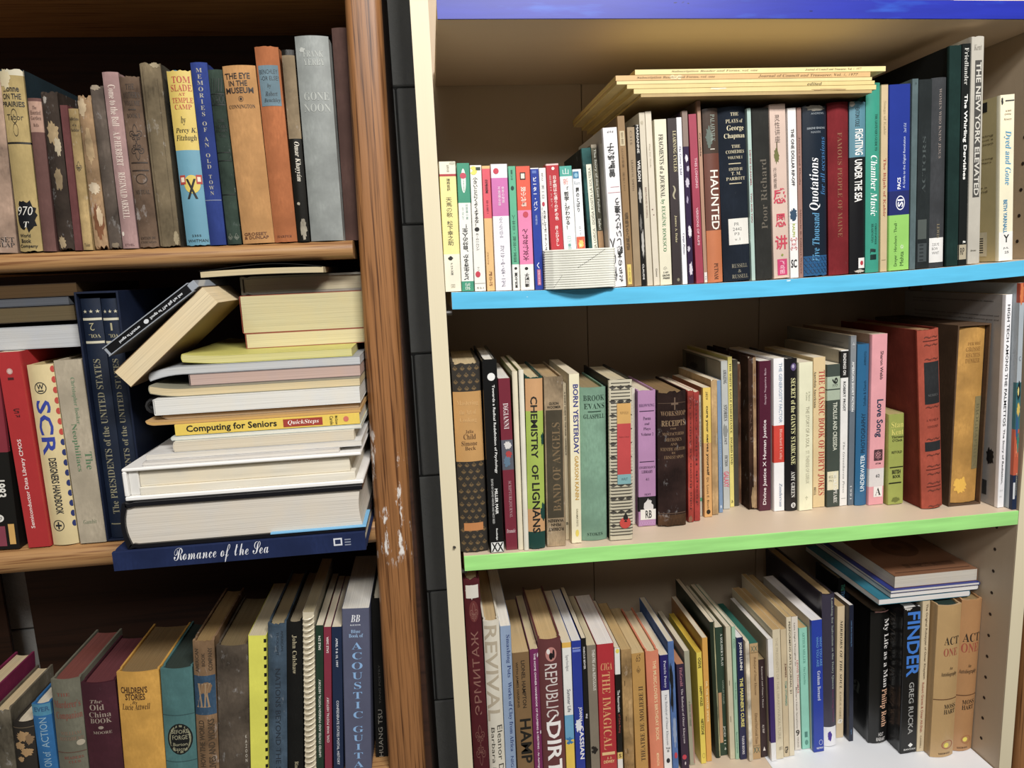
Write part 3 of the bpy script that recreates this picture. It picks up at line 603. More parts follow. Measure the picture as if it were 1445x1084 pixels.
B((870, 925, 236, 885, 960, 1084), 'f', '#191816', 'black book with grey name, half hidden behind the oak post', [], [('CHUANG TSU', 785, 1060, .28, .62, 'U', '#8b867a'), ('TANG POETRY', 560, 755, .4, .55, 'U', '#4c4944')], style='c', Y=.03)
row('B1', (600, 180, 4.0133), .006, 'books standing on the turquoise-edged shelf')
use('B1'); K = '#2a2a28'
B((66, 168, 196, 105, 203, 930), 'p', '#f2ecd4', 'yellow and cream pocket paperback with a thin red line, first on the turquoise-edged shelf', [(278, 715, '#f3e58a', 'p'), (265, 278, '#b8303a', 'p')], [('新潮文庫', 215, 255, .45, .6, 'V', '#8a8478'), ('陳舜臣訳', 290, 358, .42, .62, 'V', K), ('b|天馬の歌', 395, 505, .32, .68, 'V', K), ('松下幸之助', 525, 665, .32, .66, 'V', K), ('~', 725, 752, .25, .6, K), ('ＰＨＰ文庫', 765, 835, .40, .56, 'V', K), ('回', 888, 908, .38, .62, 'H', '#b0a890'), ('~', 196, 215, .6, 1.0, '#c8c6b0')], style='g', depth=.7)
B((175, 250, 205, 208, 276, 928), 'p', '#f1f1ea', 'white pocket paperback with jade green head and foot, upside down in the row', [(205, 425, '#2f9a78', 'p'), (870, 928, '#2f9a78', 'p')], [('@', 235, 370, .30, .68, '#e6efe6'), ('@', 258, 292, .22, .72, '#d2405a'), ('生きる力', 295, 362, .42, .58, 'W', '#4a8a70'), ('第一章自分', 430, 518, .58, .76, 'W', '#7aa89a'), ('人の心', 450, 520, .28, .42, 'W', '#7aa89a'), ('x|どう生きるか、自分の人生！', 545, 862, .22, .68, 'W', K), ('知的', 880, 920, .3, .7, 'W', '#e8f0e8')], style='g', depth=.7)
B((252, 318, 217, 281, 345, 924), 'p', '#f3f1e8', 'white pocket paperback with a yellow patch at its top corner and long black title', [], [('@', 222, 270, -.02, .62, '#ece04c'), ('#', 228, 245, .5, .9, '#3c4a3c'), ('x|小さいことにくよくよするな！', 282, 555, .22, .62, 'V', K), ('@', 560, 585, .2, .62, K), ('Ｒ・カールソン', 595, 690, .26, .56, 'V', K), ('@', 810, 845, .12, .56, '#d2304a'), ('サン', 785, 808, .3, .5, 'V', '#8a8478'), ('#', 878, 881, .05, .95, '#b0aca0'), ('ら2-1', 900, 912, .2, .8, 'H', K)], style='g', depth=.7)
B((320, 366, 220, 351, 396, 922), 'p', '#efc078', 'slim pocket paperback, coral red above and pale orange below', [(236, 510, '#e84e60', 'p')], [('x|夏目漱石', 295, 370, .3, .68, 'W', '#5a1c28'), ('二百十日', 410, 482, .36, .64, 'W', '#5a1c28'), ('x|坊の輪', 810, 895, .3, .72, 'W', '#8a5a30'), ('きたのまち', 700, 770, .2, .4, 'W', '#a87840')], style='g', depth=.7)
B((368, 465, 210, 400, 491, 922), 'p', '#efecf2', 'wider pocket paperback with a magenta pink block under a white top with red dot', [(286, 498, '#d76cb4', 'p'), (500, 500.5, '#ffffff', 'p')], [('@', 232, 265, .15, .48, '#d2304a'), ('世界の物語', 335, 425, .60, .76, 'V', '#f6e6f2'), ('不思議な話', 335, 440, .38, .54, 'V', '#f6e6f2'), ('サロンブック', 505, 620, .38, .6, 'W', '#8a8498'), ('x|ブルー・オブ・ザ・ムーンに', 665, 900, .38, .64, 'W', '#7c7688')], style='g', depth=.7)
B((470, 510, 222, 498, 538, 918), 'p', '#5cba92', 'slim mint green pocket paperback with a white foot', [(770, 918, '#f0efe8', 'p')], [('文庫', 240, 300, .3, .6, 'W', '#2a5a48'), ('@', 330, 355, .25, .7, '#24443a'), ('国家と宗教・日本人', 490, 755, .25, .7, 'W', '#2f6a54'), ('@', 785, 800, .3, .7, K), ('x|東洋文庫', 815, 905, .3, .72, 'W', K)], style='g', depth=.7)
B((512, 592, 222, 541, 620, 917), 'p', '#f2efe9', 'pocket paperback banded orange red, rose pink and white', [(222, 465, '#e8502c', 'p'), (465, 770, '#ee7eb0', 'p')], [('#', 256, 296, .28, .66, '#2a1c18'), ('#', 262, 290, .34, .60, '#e8dccc'), ('x|時代小説', 335, 445, .28, .66, 'W', '#f6d8c8'), ('@', 472, 506, .38, .76, '#cf3c52'), ('x|大女優おれん', 570, 750, .26, .7, 'W', '#7a2c50'), ('@', 785, 802, .35, .6, K), ('x|達川和子', 820, 900, .32, .66, 'W', K)], style='g', depth=.7)
B((595, 641, 232, 623, 672, 910), 'p', '#2a44a6', 'deep blue pocket paperback with white vertical katakana title', [(232, 238, '#e8e8e8', 'p')], [('#', 246, 262, .2, .7, '#5a78c8'), ('x|ピーター・パン', 282, 465, .24, .68, 'V', '#eef0f8'), ('高橋訳', 490, 545, .36, .6, 'V', '#a8b8e8'), ('x|く', 755, 790, .3, .6, 'H', '#eef0f8'), ('#', 795, 885, .3, .72, '#c0648c'), ('岩波少年文庫', 800, 880, .4, .62, 'V', '#f0d0dc')], style='g', depth=.7)
B((643, 682, 232, 675, 712, 908), 'p', '#efece4', 'thin white pocket paperback with a small red dot and black vertical title', [], [('花と', 260, 300, .3, .6, 'V', '#4a4a48'), ('洲一口', 325, 400, .3, .64, 'V', '#6a6a68'), ('@', 418, 443, .25, .65, '#c8304a'), ('x|ためしてガッテンよ', 465, 690, .4, .75, 'V', K), ('のんびり歩く', 450, 570, .15, .32, 'V', K)], style='p', depth=.7, Y=.03)
B((684, 755, 209, 726, 800, 905), 'p', '#c32a34', 'crimson pocket paperback rising above its neighbours behind the ribbed white roll', [(209, 218, '#e8c0bc', 'p')], [('@', 226, 244, .42, .66, '#f0e0d8'), ('x|日本語は七通りの虹の色', 275, 520, .46, .76, 'V', '#f4dcd4'), ('自選エッセイ', 270, 450, .2, .36, 'V', '#e8b8b0'), ('x|井上ひさし', 550, 665, .42, .68, 'V', '#f4dcd4')], style='g', depth=.7, Y=.03)
B((757, 831, 222, 798, 870, 902), 'p', '#f1f1ee', 'white pocket paperback with a teal head and black bracketed title', [(222, 278, '#3aa898', 'p')], [('山', 235, 268, .25, .72, 'H', '#e8f4f0'), ('新', 290, 325, .25, .65, 'H', '#e08a80'), ('x|「哲学」がわかる！', 335, 570, .26, .66, 'V', K), ('口川書田', 608, 690, .32, .62, 'V', '#5aa8a0')], style='g', depth=.7, Y=.03)
B((832, 880, 240, 868, 922, 900), 'p', '#eff1f3', 'slim white pocket paperback with a blue square and an orange red picture at mid height', [], [('#', 252, 290, .05, .7, '#2a7ca8'), ('@', 260, 285, .2, .6, '#8ac0d8'), ('Rom', 305, 325, .15, .8, 'H', '#a0a8b0'), ('x|霧のとばり', 340, 475, .26, .66, 'V', K), ('ローズ', 555, 605, .4, .6, 'V', '#5a6068'), ('#', 612, 900, .02, .98, '#d8542c'), ('~', 625, 680, .2, .85, '#ecc04c'), ('~', 650, 670, .3, .6, '#f4e4a0')], style='g', depth=.7, Y=.03)
B((884, 938, 120, 945, 999, 900), 'f', '#2f5e5c', 'dark teal speckled cloth book with a long cream title strip', [], [('#', 210, 885, .36, .92, '#e4e2cc'), ('m|FEDERICO GARCIA LORCA   DOÑA ROSITA LA SOLTERA', 228, 870, .48, .82, 'U', '#6a6a58')], style='o', side='#20241f', depth=.66, Y=.03)
B((939, 972, 100, 1000, 1034, 900), 'p', '#7a7662', 'slim paperback with white handwritten-style title above an orange tan foot', [(580, 900, '#c89a68', 'p'), (100, 118, '#a89c84', 'p')], [('x|The Story of the Lost Father', 125, 480, .3, .82, 'D', '#dcdccc'), ('x|Safari', 510, 572, .3, .75, 'D', '#dcdccc')], style='o', side='#8a7c68', depth=.66, Y=.03)
B((998, 1086, 5, 1058, 1139, 905), 'p', '#eae8ea', 'thick white paperback with bold black brush title, upside down beside the ribbed roll', [], [('x|ＰＨＰ', 22, 34, .3, .72, 'X', K), ('x|曽野綾子', 90, 280, .22, .72, 'W', K), ('#', 333, 335, .3, .9, '#c05868'), ('#', 364, 366, .1, .95, '#c05868'), ('x|親しいけど違う', 395, 715, .48, .9, 'W', K), ('x|他の人', 620, 870, .02, .4, 'W', K), ('x|たちの本', 700, 880, .5, .8, 'W', K)], style='g', side='#b4ada2', depth=.72)
use('B1', (820, 80, 3.0964))
B((158, 190, 262, 201, 233, 1004), 'p', '#93703f', 'brown paperback with a small cream seal and a yellow sticker at its foot', [], [('#', 325, 388, .2, .85, '#c8b68c'), ('曽書', 330, 382, .35, .7, 'V', '#6a5230'), ('ことも物語', 400, 480, .3, .6, 'V', '#6c5028'), ('秘めこと', 500, 580, .3, .6, 'V', '#6c5028'), ('x|曇殿る橋部', 675, 840, .25, .75, 'W', '#5a4220'), ('#', 905, 995, .18, .72, '#e8cc50'), ('小沢昭', 915, 985, .32, .58, 'V', '#6a5020')], style='p', side='#6a5236', depth=.68)
B((196, 236, 311, 234, 262, 1001), 'p', '#9d8460', 'khaki tan paperback with faint upward lettering', [], [('C315', 325, 385, .35, .6, 'D', '#6a5436'), ('LILIAN H. SMITH', 450, 580, .35, .62, 'D', '#6e583a')], style='p')
B((236, 251, 300, 263, 287, 998), 'p', '#1d1c1a', 'very thin black spine with white capitals and a blurred grey photo band', [], [('x|MARIANNE', 300, 420, .3, .8, 'D', '#d8d4cc'), ('x|WILSON', 450, 540, .2, .85, 'D', '#e8e4dc'), ('~', 560, 640, .1, .9, '#a8a49c'), ('~', 680, 760, .1, .7, '#6c6862'), ('~', 740, 880, .3, 1, '#b8b4ac'), ('x|CLAUDE', 900, 970, .3, .7, 'D', '#d8d4cc')], style='g')
B((252, 277, 247, 289, 315, 1000), 'p', '#cfc4ac', 'pale beige thin paperback, left of a matching lighter one', [], [('m|BERTRAND RUSSELL', 565, 700, .4, .68, 'D', '#9a7c6c'), ('~', 280, 300, .2, .7, '#b8ac90')], style='p')
B((279, 306, 242, 318, 345, 1000), 'p', '#d8cdb6', 'off-white thin paperback with a few dark specks', [], [('m|Play for Gods', 380, 480, .35, .55, 'D', '#a09478'), ('#', 660, 664, .3, .5, '#6a2c2c'), ('#', 684, 688, .5, .65, '#6a2c2c'), ('B|Grove', 925, 962, .4, .7, 'D', '#4a4438')], style='p')
B((316, 374, 277, 348, 397, 1000), 'p', '#e4ddc0', 'cream paperback with black and green display lettering running down', [], [('b|FRAGMENTS of a JOURNAL', 340, 612, .28, .68, 'D', '#2a2620'), ('b|by EUGÈNE IONESCO', 620, 850, .28, .72, 'D', '#3a7c48'), ('☘', 918, 935, .3, .6, 'H', K), ('E-489', 940, 948, .3, .7, 'H', K), ('x|GROVE', 953, 962, .2, .8, 'H', K), ('x|PRESS', 966, 974, .25, .8, 'H', K)], style='p')
B((377, 415, 272, 401, 440, 998), 'p', '#352a2c', 'dark purplish black paperback with pale gold upper title', [], [('b|LEARNING CYCLES', 325, 500, .55, .92, 'D', '#cfc290'), ('i|~', 560, 620, .3, .7, 'D', '#a8a080'), ('b|James A. Duke', 690, 810, .45, .72, 'D', '#cfc290'), ('@', 970, 985, .5, .8, '#8a846c')], style='p')
B((416, 437, 268, 443, 466, 998), 'p', '#f0eff2', 'narrow pure white paperback with small grey script', [], [('i|The Green Child', 390, 515, .3, .75, 'D', '#6a6a88'), ('i|Carpe Poems', 770, 865, .3, .75, 'D', '#5a5a78')], style='p')
B((440, 464, 240, 469, 493, 992), 'p', '#352545', 'thin deep purple book mottled with white shapes', [(240, 390, '#8a7468', 'p')], [('~', 420, 460, .2, .8, '#dcd8e0'), ('~', 520, 570, .1, .9, '#c8c0d0'), ('~', 600, 640, .2, .6, '#a89cb8'), ('~', 730, 790, .2, 1, '#e0dce4'), ('~', 820, 850, .0, .6, '#c8c0d0'), ('~', 890, 960, .2, .9, '#d4ccd8'), ('~', 470, 500, .4, 1, '#b8b0c4')], style='g')
B((467, 505, 254, 505, 536, 991), 'p', '#a32e4a', 'crimson rose paperback with fine pink lettering', [], [('m|THIS LONGING', 440, 570, .5, .8, 'D', '#e8b8c0'), ('m|VERSIONS OF RUMI', 655, 820, .4, .68, 'D', '#e8b8c0')], style='p')
B((505, 520, 195, 537, 553, 988), 'p', '#b08468', 'tan pink pamphlet standing taller behind the crimson rose one', [], [('x|Crucible', 330, 430, .3, .7, 'D', '#5a3c2c'), ('#', 940, 985, .1, .9, '#e4dcd4'), ('TE', 955, 975, .3, .7, 'D', '#5a5a78')], style='p', side='#7a6450')
B((534, 598, 229, 557, 625, 988), 'h', '#4a3a30', 'dark mottled book with large white capitals and an orange foot', [(755, 990, '#c8703a', 'p'), (420, 755, '#6c3a2a', 'p')], [('m|HAUNTED', 492, 752, .34, .88, 'D', '#ece4d8'), ('b|PALAHNIUK', 255, 370, .45, .75, 'D', '#8a9488'), ('~', 300, 400, .1, .6, '#5c6a60'), ('#', 400, 404, .4, .7, '#d8d0c0'), ('b|PUTNAM', 902, 975, .4, .68, 'D', '#3a1c10')], style='g')
B((597, 722, 222, 628, 745, 985), 'h', '#1c2430', 'thick navy black library book with gilt title and white call number label', [], [('b|THE', 248, 262, .42, .72, 'H', '#c8bc98'), ('b|PLAYS of', 276, 292, .25, .88, 'H', '#c8bc98'), ('b|George', 302, 330, .28, .92, 'H', '#d8cca4'), ('b|Chapman', 336, 362, .18, .95, 'H', '#d8cca4'), ('b|THE', 386, 399, .42, .75, 'H', '#c8bc98'), ('b|COMEDIES', 408, 422, .22, .9, 'H', '#c8bc98'), ('b|VOLUME I', 434, 446, .28, .82, 'H', '#c8bc98'), ('#', 464, 468, .3, .75, '#c8bc98'), ('b|EDITED BY', 484, 496, .3, .82, 'H', '#c8bc98'), ('b|T. M.', 502, 516, .38, .74, 'H', '#c8bc98'), ('b|PARROTT', 524, 538, .2, .9, 'H', '#c8bc98'), ('#', 550, 554, .3, .75, '#c8bc98'),
   ('#', 706, 822, .22, .98, '#e4e0d6'), ('PR', 724, 738, .42, .6, 'H', '#6a6a68'), ('2442', 746, 760, .36, .7, 'H', '#6a6a68'), ('P3', 768, 780, .42, .6, 'H', '#6a6a68'), ('v.1', 792, 804, .42, .62, 'H', '#6a6a68'), ('b|RUSSELL', 908, 926, .28, .88, 'H', '#8a8470'), ('b|&', 934, 948, .5, .62, 'H', '#8a8470'), ('b|RUSSELL', 956, 974, .28, .9, 'H', '#8a8470')], style='c')
B((723, 741, 228, 746, 761, 978), 'p', '#a9c4ba', 'very thin pale aqua paperback with red letters beside the thick navy library book', [], [('m|DENISE DUHAMEL', 405, 560, .3, .72, 'D', '#9a3a48'), ('m|TWO AND TWO', 590, 720, .3, .72, 'D', '#9a3a48')], style='p')
B((745, 820, 228, 763, 839, 976), 'f', '#2e2e2b', 'charcoal cloth book with a barely visible brown title', [], [('b|Poor Richard', 445, 750, .42, .78, 'U', '#5e5648')], style='c')
use('B1', (1070, 40, 2.9297))
B((42, 112, 316, 63, 129, 1032), 'p', '#d3b7a6', 'pinkish cream paperback with big red characters and a green lute', [], [('灵性讲座', 360, 470, .3, .62, 'V', '#6a5a50'), ('~', 485, 560, .2, .55, '#6c6c30'), ('#', 465, 505, .38, .44, '#5c5428'), ('行讲授恩', 570, 655, .15, .35, 'V', '#6a5a50'), ('x|感', 655, 718, .12, .88, 'H', '#c82a48'), ('x|恩', 760, 815, .2, .85, 'H', '#c82a48'), ('x|讲', 850, 910, .15, .9, 'H', '#c82a48'), ('@', 928, 938, .5, .64, '#8a9a30'), ('#', 950, 1018, .25, .85, '#d02c6c'), ('飞鸟图', 958, 1012, .4, .7, 'V', '#f0d0dc')], style='p', wear=.001)
B((120, 156, 332, 133, 168, 1028), 'p', '#ece9e6', 'narrow white paperback with a black italic title and a red skull', [], [('x|THE ONE DOLLAR RIP-OFF', 415, 645, .35, .72, 'D', '#22242c'), ('#', 765, 770, 0, 1, '#23405c'), ('~', 735, 795, 0, 1, '#2c4a64'), ('#', 790, 800, 0, 1, '#ece9e6'), ('x|RALPH', 800, 855, .35, .65, 'D', '#a8b83c'), ('☠', 858, 912, .08, .88, 'H', '#c8202c'), ('x|SC', 950, 985, .1, .8, 'H', '#1c1c1c')], style='p')
B((157, 178, 330, 169, 185, 1025), 'p', '#9c7264', 'brownish rose paperback with dull lettering running down', [], [('b|James and Rhoda', 445, 640, .3, .7, 'D', '#6a4438'), ('b|Miracle B. Gilbert Wayne', 740, 1010, .3, .7, 'D', '#6a3c30')], style='p')
B((190, 286, 320, 193, 291, 1022), 'h', '#182432', 'black jacketed book of quotations with white script and blue lacy foot', [(935, 1022, '#1c5a8c', 'g')], [('~', 318, 345, .0, .95, '#8a8478', 'o'), ('ANDREWS', 350, 358, .3, .85, 'H', '#8a949c'), ('SERENE SEASONS', 408, 416, .15, .9, 'H', '#aab4bc'), ('READERS', 424, 432, .3, .7, 'H', '#8a949c'), ('i|Five Thousand', 755, 960, .32, .62, 'U', '#4a9ac8'), ('i|Quotations', 530, 745, .22, .66, 'U', '#eceef0'), ('i|for all occasions', 448, 685, .68, .9, 'U', '#2c6ea4'), ('XXXXXX', 940, 960, 0, 1, 'H', '#123c60'), ('XXXXXX', 965, 985, 0, 1, 'H', '#123c60'), ('XXXXXX', 990, 1010, 0, 1, 'H', '#123c60')], style='g', wear=.002)
B((290, 379, 308, 299, 378, 1018), 'h', '#7c1820', 'dark red cloth book with faint gilt lettering', [], [('b|FAMOUS PEOPLE OF MAINE', 430, 860, .40, .62, 'D', '#8a5430')], style='c')
B((382, 448, 302, 382, 445, 1013), 'h', '#17171a', 'black book with white block title and a steel blue upper third', [(302, 528, '#4f8698', 'p')], [('~', 300, 325, -.05, .3, '#c8c4b8'), ('EATON COLE', 330, 405, .3, .55, 'D', '#1c2c34'), ('x|FIGHTING', 415, 520, .28, .8, 'D', '#eceae4'), ('x|UNDER THE SEA', 538, 712, .26, .74, 'D', '#f0eee8'), ('#', 948, 992, .5, .95, '#e8e4e0'), ('@', 960, 980, .62, .85, '#c02838'), ('~', 996, 1012, .2, 1, '#b8b4a8')], style='g', wear=.002)
B((450, 508, 228, 447, 501, 1006), 'h', '#229880', 'bright jade green book with white italic title', [], [('b|THE LISTENER’S GUIDE TO', 352, 500, .58, .78, 'D', '#0c4c40'), ('B|Chamber Music', 518, 768, .30, .78, 'D', '#e8f4ee'), ('b|CHRISTOPHER', 800, 888, .62, .78, 'D', '#0c4c40'), ('b|HEADINGTON', 800, 880, .36, .52, 'D', '#0c4c40'), ('⚑', 905, 925, .3, .7, 'H', '#0c2c28'), ('#', 930, 952, .3, .75, '#0c2c28')], style='g')
B((509, 537, 235, 503, 532, 1001), 'p', '#c9b184', 'buff paperback with rust red lettering between the jade green and cobalt books', [(235, 238, '#a08c64', 'p')], [('b|Songs of Kabir', 300, 435, .3, .72, 'D', '#a89468'), ('b|The Bijak of Kabir', 530, 770, .28, .76, 'D', '#a84a30'), ('#', 950, 953, .2, .8, '#a08c64')], style='p', pages='#d8cca8')
B((538, 636, 235, 541, 622, 998), 'p', '#1c3494', 'broad cobalt blue paperback with a lime green lower panel', [(765, 1000, '#8ccc50', 'p'), (665, 765, '#162468', 'p')], [('x|PACS', 610, 658, .40, .56, 'U', '#eef0f8'), ('A Guide to the Digital Revolution', 445, 655, .66, .8, 'U', '#c8d4f0'), ('i|2nd Ed.', 390, 430, .68, .8, 'U', '#a8b8e0'), ('O', 685, 745, .34, .76, '#eef0f8'), ('x|SI', 700, 732, .42, .68, 'U', '#eef0f8'), ('Dreyer · Hirschorn · Thrall ·', 790, 980, .26, .44, 'U', '#3c6a28'), ('Mehta', 920, 980, .54, .72, 'U', '#3c6a28'), ('☼', 890, 910, .55, .72, 'U', '#eef0e0')], style='g')
B((636, 662, 211, 623, 649, 990), 'f', '#56696c', 'thin slate grey cloth book', [], [('M', 225, 235, .5, .7, 'H', '#3c4c50')], style='c')
B((662, 722, 214, 650, 706, 986), 'f', '#23292a', 'black cloth library book with faint grey stickers at its foot', [], [('b|ACTORS', 440, 670, .35, .6, 'U', '#3c4646'), ('#', 780, 862, .1, .75, '#4c5450'), ('#', 880, 958, .12, .78, '#40484a'), ('x||||||', 884, 954, .25, .55, 'D', '#20282a')], style='c')
B((723, 780, 206, 707, 771, 983), 'h', '#3d3f42', 'dark grey library book with a small white label, in front of the tall black cover', [], [('b|WOMEN WHO KNEW JESUS', 250, 530, .42, .62, 'D', '#8a7c74'), ('b|LEWIS', 800, 860, .42, .6, 'D', '#8a7c5c'), ('#', 858, 962, -.05, .95, '#e4e2de'), ('220.92', 880, 892, .15, .6, 'H', '#5a5a5a'), ('BOW', 898, 910, .15, .5, 'H', '#5a5a5a'), ('WHIT', 916, 928, .15, .6, 'H', '#5a5a5a')], style='c')
B((790, 842, 74, 777, 825, 977), 'f', '#15302c', 'tall bottle green cloth book with a large black side', [], [], style='c', side='#0c0e0d', depth=.78)
B((842, 880, 66, 826, 860, 969), 'f', '#191d1c', 'tall black book with white lettering and a cream tag at its foot', [], [('b|Friedlander', 82, 228, .3, .75, 'D', '#c8c8c0'), ('x|The Whirling Dervishes', 265, 610, .25, .72, 'D', '#f0f0ea'), ('#', 882, 945, .0, .9, '#b0a488'), ('x|RP', 895, 925, .2, .7, 'H', '#4a4438'), ('⚑', 866, 878, .5, .8, 'H', '#d8d8d0')], style='g', depth=.7)
B((882, 935, 35, 864, 914, 968), 'p', '#b8b2a4', 'tallest off-white book on the turquoise-edged shelf, with shaded grey capitals', [], [('i|Kent', 68, 90, .2, .8, 'H', '#8a8478'), ('#', 130, 685, .32, .84, '#4a4844'), ('x|THE NEW YORK ELEVATED', 138, 678, .40, .80, 'D', '#c8c4b8'), ('i|Abrams', 905, 914, .2, .7, 'H', '#6a6458')], style='p', wear=.002, depth=.68)
B((998, 1063, 278, 995, 1049, 963), 'p', '#ece4c2', 'cream novel with pale blue script, last on the turquoise-edged shelf', [], [('#', 300, 305, .35, .95, '#3c3c3c'), ('~', 286, 322, .05, .22, '#2c2c2c'), ('i|An Amish', 338, 346, .35, .75, 'H', '#9a7c58'), ('i|Quilting', 352, 360, .3, .75, 'H', '#9a7c58'), ('i|Mystery', 372, 382, .25, .8, 'H', '#9a7c58'), ('i|Dyed and Gone', 422, 645, .28, .78, 'D', '#4a9cc4'), ('x|BETH YARNALL', 705, 845, .3, .56, 'D', '#2c84b0'), ('#', 840, 965, .02, .98, '#eceae4'), ('x|Y', 852, 885, .32, .72, 'H', '#1c1c1c'), ('x|JUL', 905, 914, .3, .7, 'H', '#5a5a5a'), ('x|25', 922, 932, .4, .7, 'H', '#5a5a5a')],
  style='p', depth=.62, side='#d9c88c', side_tx=[('m|cozy quilting', 425, 436, .45, .92, 'H', '#7a6c48'), ('m|mystery about a', 442, 452, .45, .92, 'H', '#7a6c48'), ('m|weekend in town', 458, 468, .45, .92, 'H', '#7a6c48'), ('m|and gone wrong', 520, 530, .45, .92, 'H', '#7a6c48'), ('m|for the quilters', 536, 546, .45, .9, 'H', '#7a6c48'), ('m|who can dye it', 640, 650, .45, .85, 'H', '#7a6c48'), ('m|all weekend', 656, 666, .45, .85, 'H', '#7a6c48'), ('#', 835, 940, .45, .85, '#e8e0c0'), ('x||||||||', 860, 925, .5, .8, 'D', '#2c2c2c'), ('#', 285, 320, .55, .62, '#2c2c2c'), ('#', 290, 330, .78, .84, '#2c2c2c')])
row('B2', (620, 470, 3.189), 'auto', 'books standing on the green-edged shelf')
use('B2')
B((48, 187, 137, 103, 216, 990), 'h', '#35302a', 'thick dark book patterned with small gold lilies and a gold title panel', [(262, 572, '#c8944a', 'p')], [('⚜ ⚜ ⚜ ⚜\n⚜ ⚜ ⚜\n⚜ ⚜ ⚜ ⚜\n⚜ ⚜ ⚜', 150, 258, .04, .96, 'H', '#a8844a'), ('\n'.join(['⚜ ⚜ ⚜ ⚜', '⚜ ⚜ ⚜']*7), 576, 984, .04, .96, 'H', '#a8844a'), ('b|Mastering', 300, 326, .12, .88, 'H', '#d8a860'), ('b|the Art of', 340, 362, .2, .8, 'H', '#d8a860'), ('b|Cooking', 376, 400, .2, .8, 'H', '#d8a860'), ('b|Julia', 430, 446, .38, .66, 'H', '#5c3c20'), ('b|Child', 449, 472, .3, .74, 'H', '#5c3c20'), ('b|Simone', 480, 500, .22, .78, 'H', '#5c3c20'), ('b|Beck', 504, 520, .34, .72, 'H', '#5c3c20'), ('#', 852, 888, .16, .86, '#c8803c')], style='p', wear=.003)
B((190, 259, 122, 229, 292, 990), 'f', '#141414', 'tall glossy black hardback with a white disc near the top', [], [('@', 180, 214, .32, .84, '#ecece8'), ('m|Towards a Radical Redefinition of Psychology', 232, 625, .56, .78, 'D', '#ecece8'), ('x|MILLER MAIR', 695, 812, .5, .7, 'D', '#ecece8'), ('EDITED BY DAVID WINTER AND NICK REED', 650, 855, .28, .42, 'D', '#d0d0cc'), ('x|Routledge', 878, 932, .45, .6, 'D', '#ecece8'), ('#', 942, 988, .1, .98, '#e8e8e4'), ('x|XX', 944, 986, .12, .96, 'H', '#141414')], style='g', pages='#f0eee8')
B((263, 318, 206, 301, 353, 977), 'p', '#7c2436', 'maroon book with a small pictorial panel on its spine', [(476, 610, '#5a5c68', 'p')], [('b|DiGIANNI', 314, 428, .32, .74, 'D', '#e4d4d4'), ('~', 480, 520, .2, .9, '#d8d4d0'), ('~', 520, 560, .3, .9, '#b83838'), ('~', 545, 600, .1, .8, '#5c7a94'), ('b|SCRIPTUREJOURNAL', 660, 828, .42, .7, 'D', '#b48a90'), ('B|Dramatic', 880, 898, .12, .88, 'H', '#d8b8bc')], style='g', pages='#f0eee8')
B((328, 350, 175, 356, 380, 978), 't', '#e4d9ba', 'cream stapled pamphlet pair edge, left of the tall curling one', [], [], style='p', side='#8a8a48')
B((357, 380, 168, 384, 404, 990), 't', '#e6e0cc', 'cream pamphlet with curled edge pressed against the lime and orange spine', [], [], style='p', side='#8c9048')
B((383, 467, 200, 405, 476, 975), 'h', '#14443c', 'torn-jacket book with lime green and tan panels and tall black capitals', [(208, 350, '#cf9a60', 'p'), (350, 790, '#a4bc38', 'p'), (790, 895, '#cf9a60', 'p')], [('~', 445, 510, .82, 1.1, '#14443c'), ('~', 760, 850, .7, 1.15, '#14443c'), ('x|CHEMISTRY', 285, 560, .26, .66, 'D', '#1c1a16'), ('x|OF', 588, 655, .26, .66, 'D', '#1c1a16'), ('x|LIGNANS', 670, 900, .26, .72, 'D', '#1c1a16')], style='p', wear=.002, pages='#d8c8a4')
B((469, 556, 200, 483, 571, 962), 'f', '#a48c6a', 'tan linen book with a long dark olive panel and gilt letters', [], [('#', 345, 830, .08, .92, '#4c4434', 'c'), ('x|GUION\nWOOMER', 310, 338, .15, .85, 'H', '#2c2418'), ('b|BAND OF ANGELS', 400, 800, .38, .78, 'U', '#7c6440'), ('x|ROBERT', 875, 890, .1, .9, 'X', '#2c2418'), ('x|PENN', 855, 868, .25, .75, 'X', '#2c2418'), ('x|WARREN', 836, 850, .1, .9, 'X', '#2c2418')], style='o', pages='#b8a07c')
B((556, 576, 228, 573, 588, 932), 'p', '#d8c9a4', 'very thin cream paperback between the tan linen and the blue-lettered one', [], [('x|A SHORT GUIDE TO THE WAR · LAWRENCE', 265, 545, .3, .7, 'D', '#4a4438'), ('x|B', 850, 862, .2, .8, 'H', '#3a3428')], style='p')
B((577, 629, 186, 591, 640, 948), 'p', '#ece2bc', 'cream paperback with purple blue and yellow capitals running down', [], [('x|BORN YESTERDAY', 232, 540, .36, .86, 'D', '#2c3484'), ('x|GARSON KANIN', 548, 748, .42, .80, 'D', '#c89a28'), ('m|DRAMATISTS', 790, 870, .5, .68, 'D', '#8a8060'), ('@', 885, 918, .4, .74, '#e8d040')], style='p', wear=.001)
B((630, 752, 249, 643, 756, 936), 'h', '#7aa288', 'sage green cloth book with dark green title letters', [], [('b|BROOK', 282, 306, .14, .94, 'H', '#1c3c2c'), ('b|EVANS', 318, 342, .16, .94, 'H', '#1c3c2c'), ('#', 352, 356, .3, .8, '#1c3c2c'), ('b|GLASPELL', 365, 384, .14, .94, 'H', '#1c3c2c'), ('b|STOKES', 900, 914, .22, .82, 'H', '#1c3c2c')], style='c', pages='#9c8c6c')
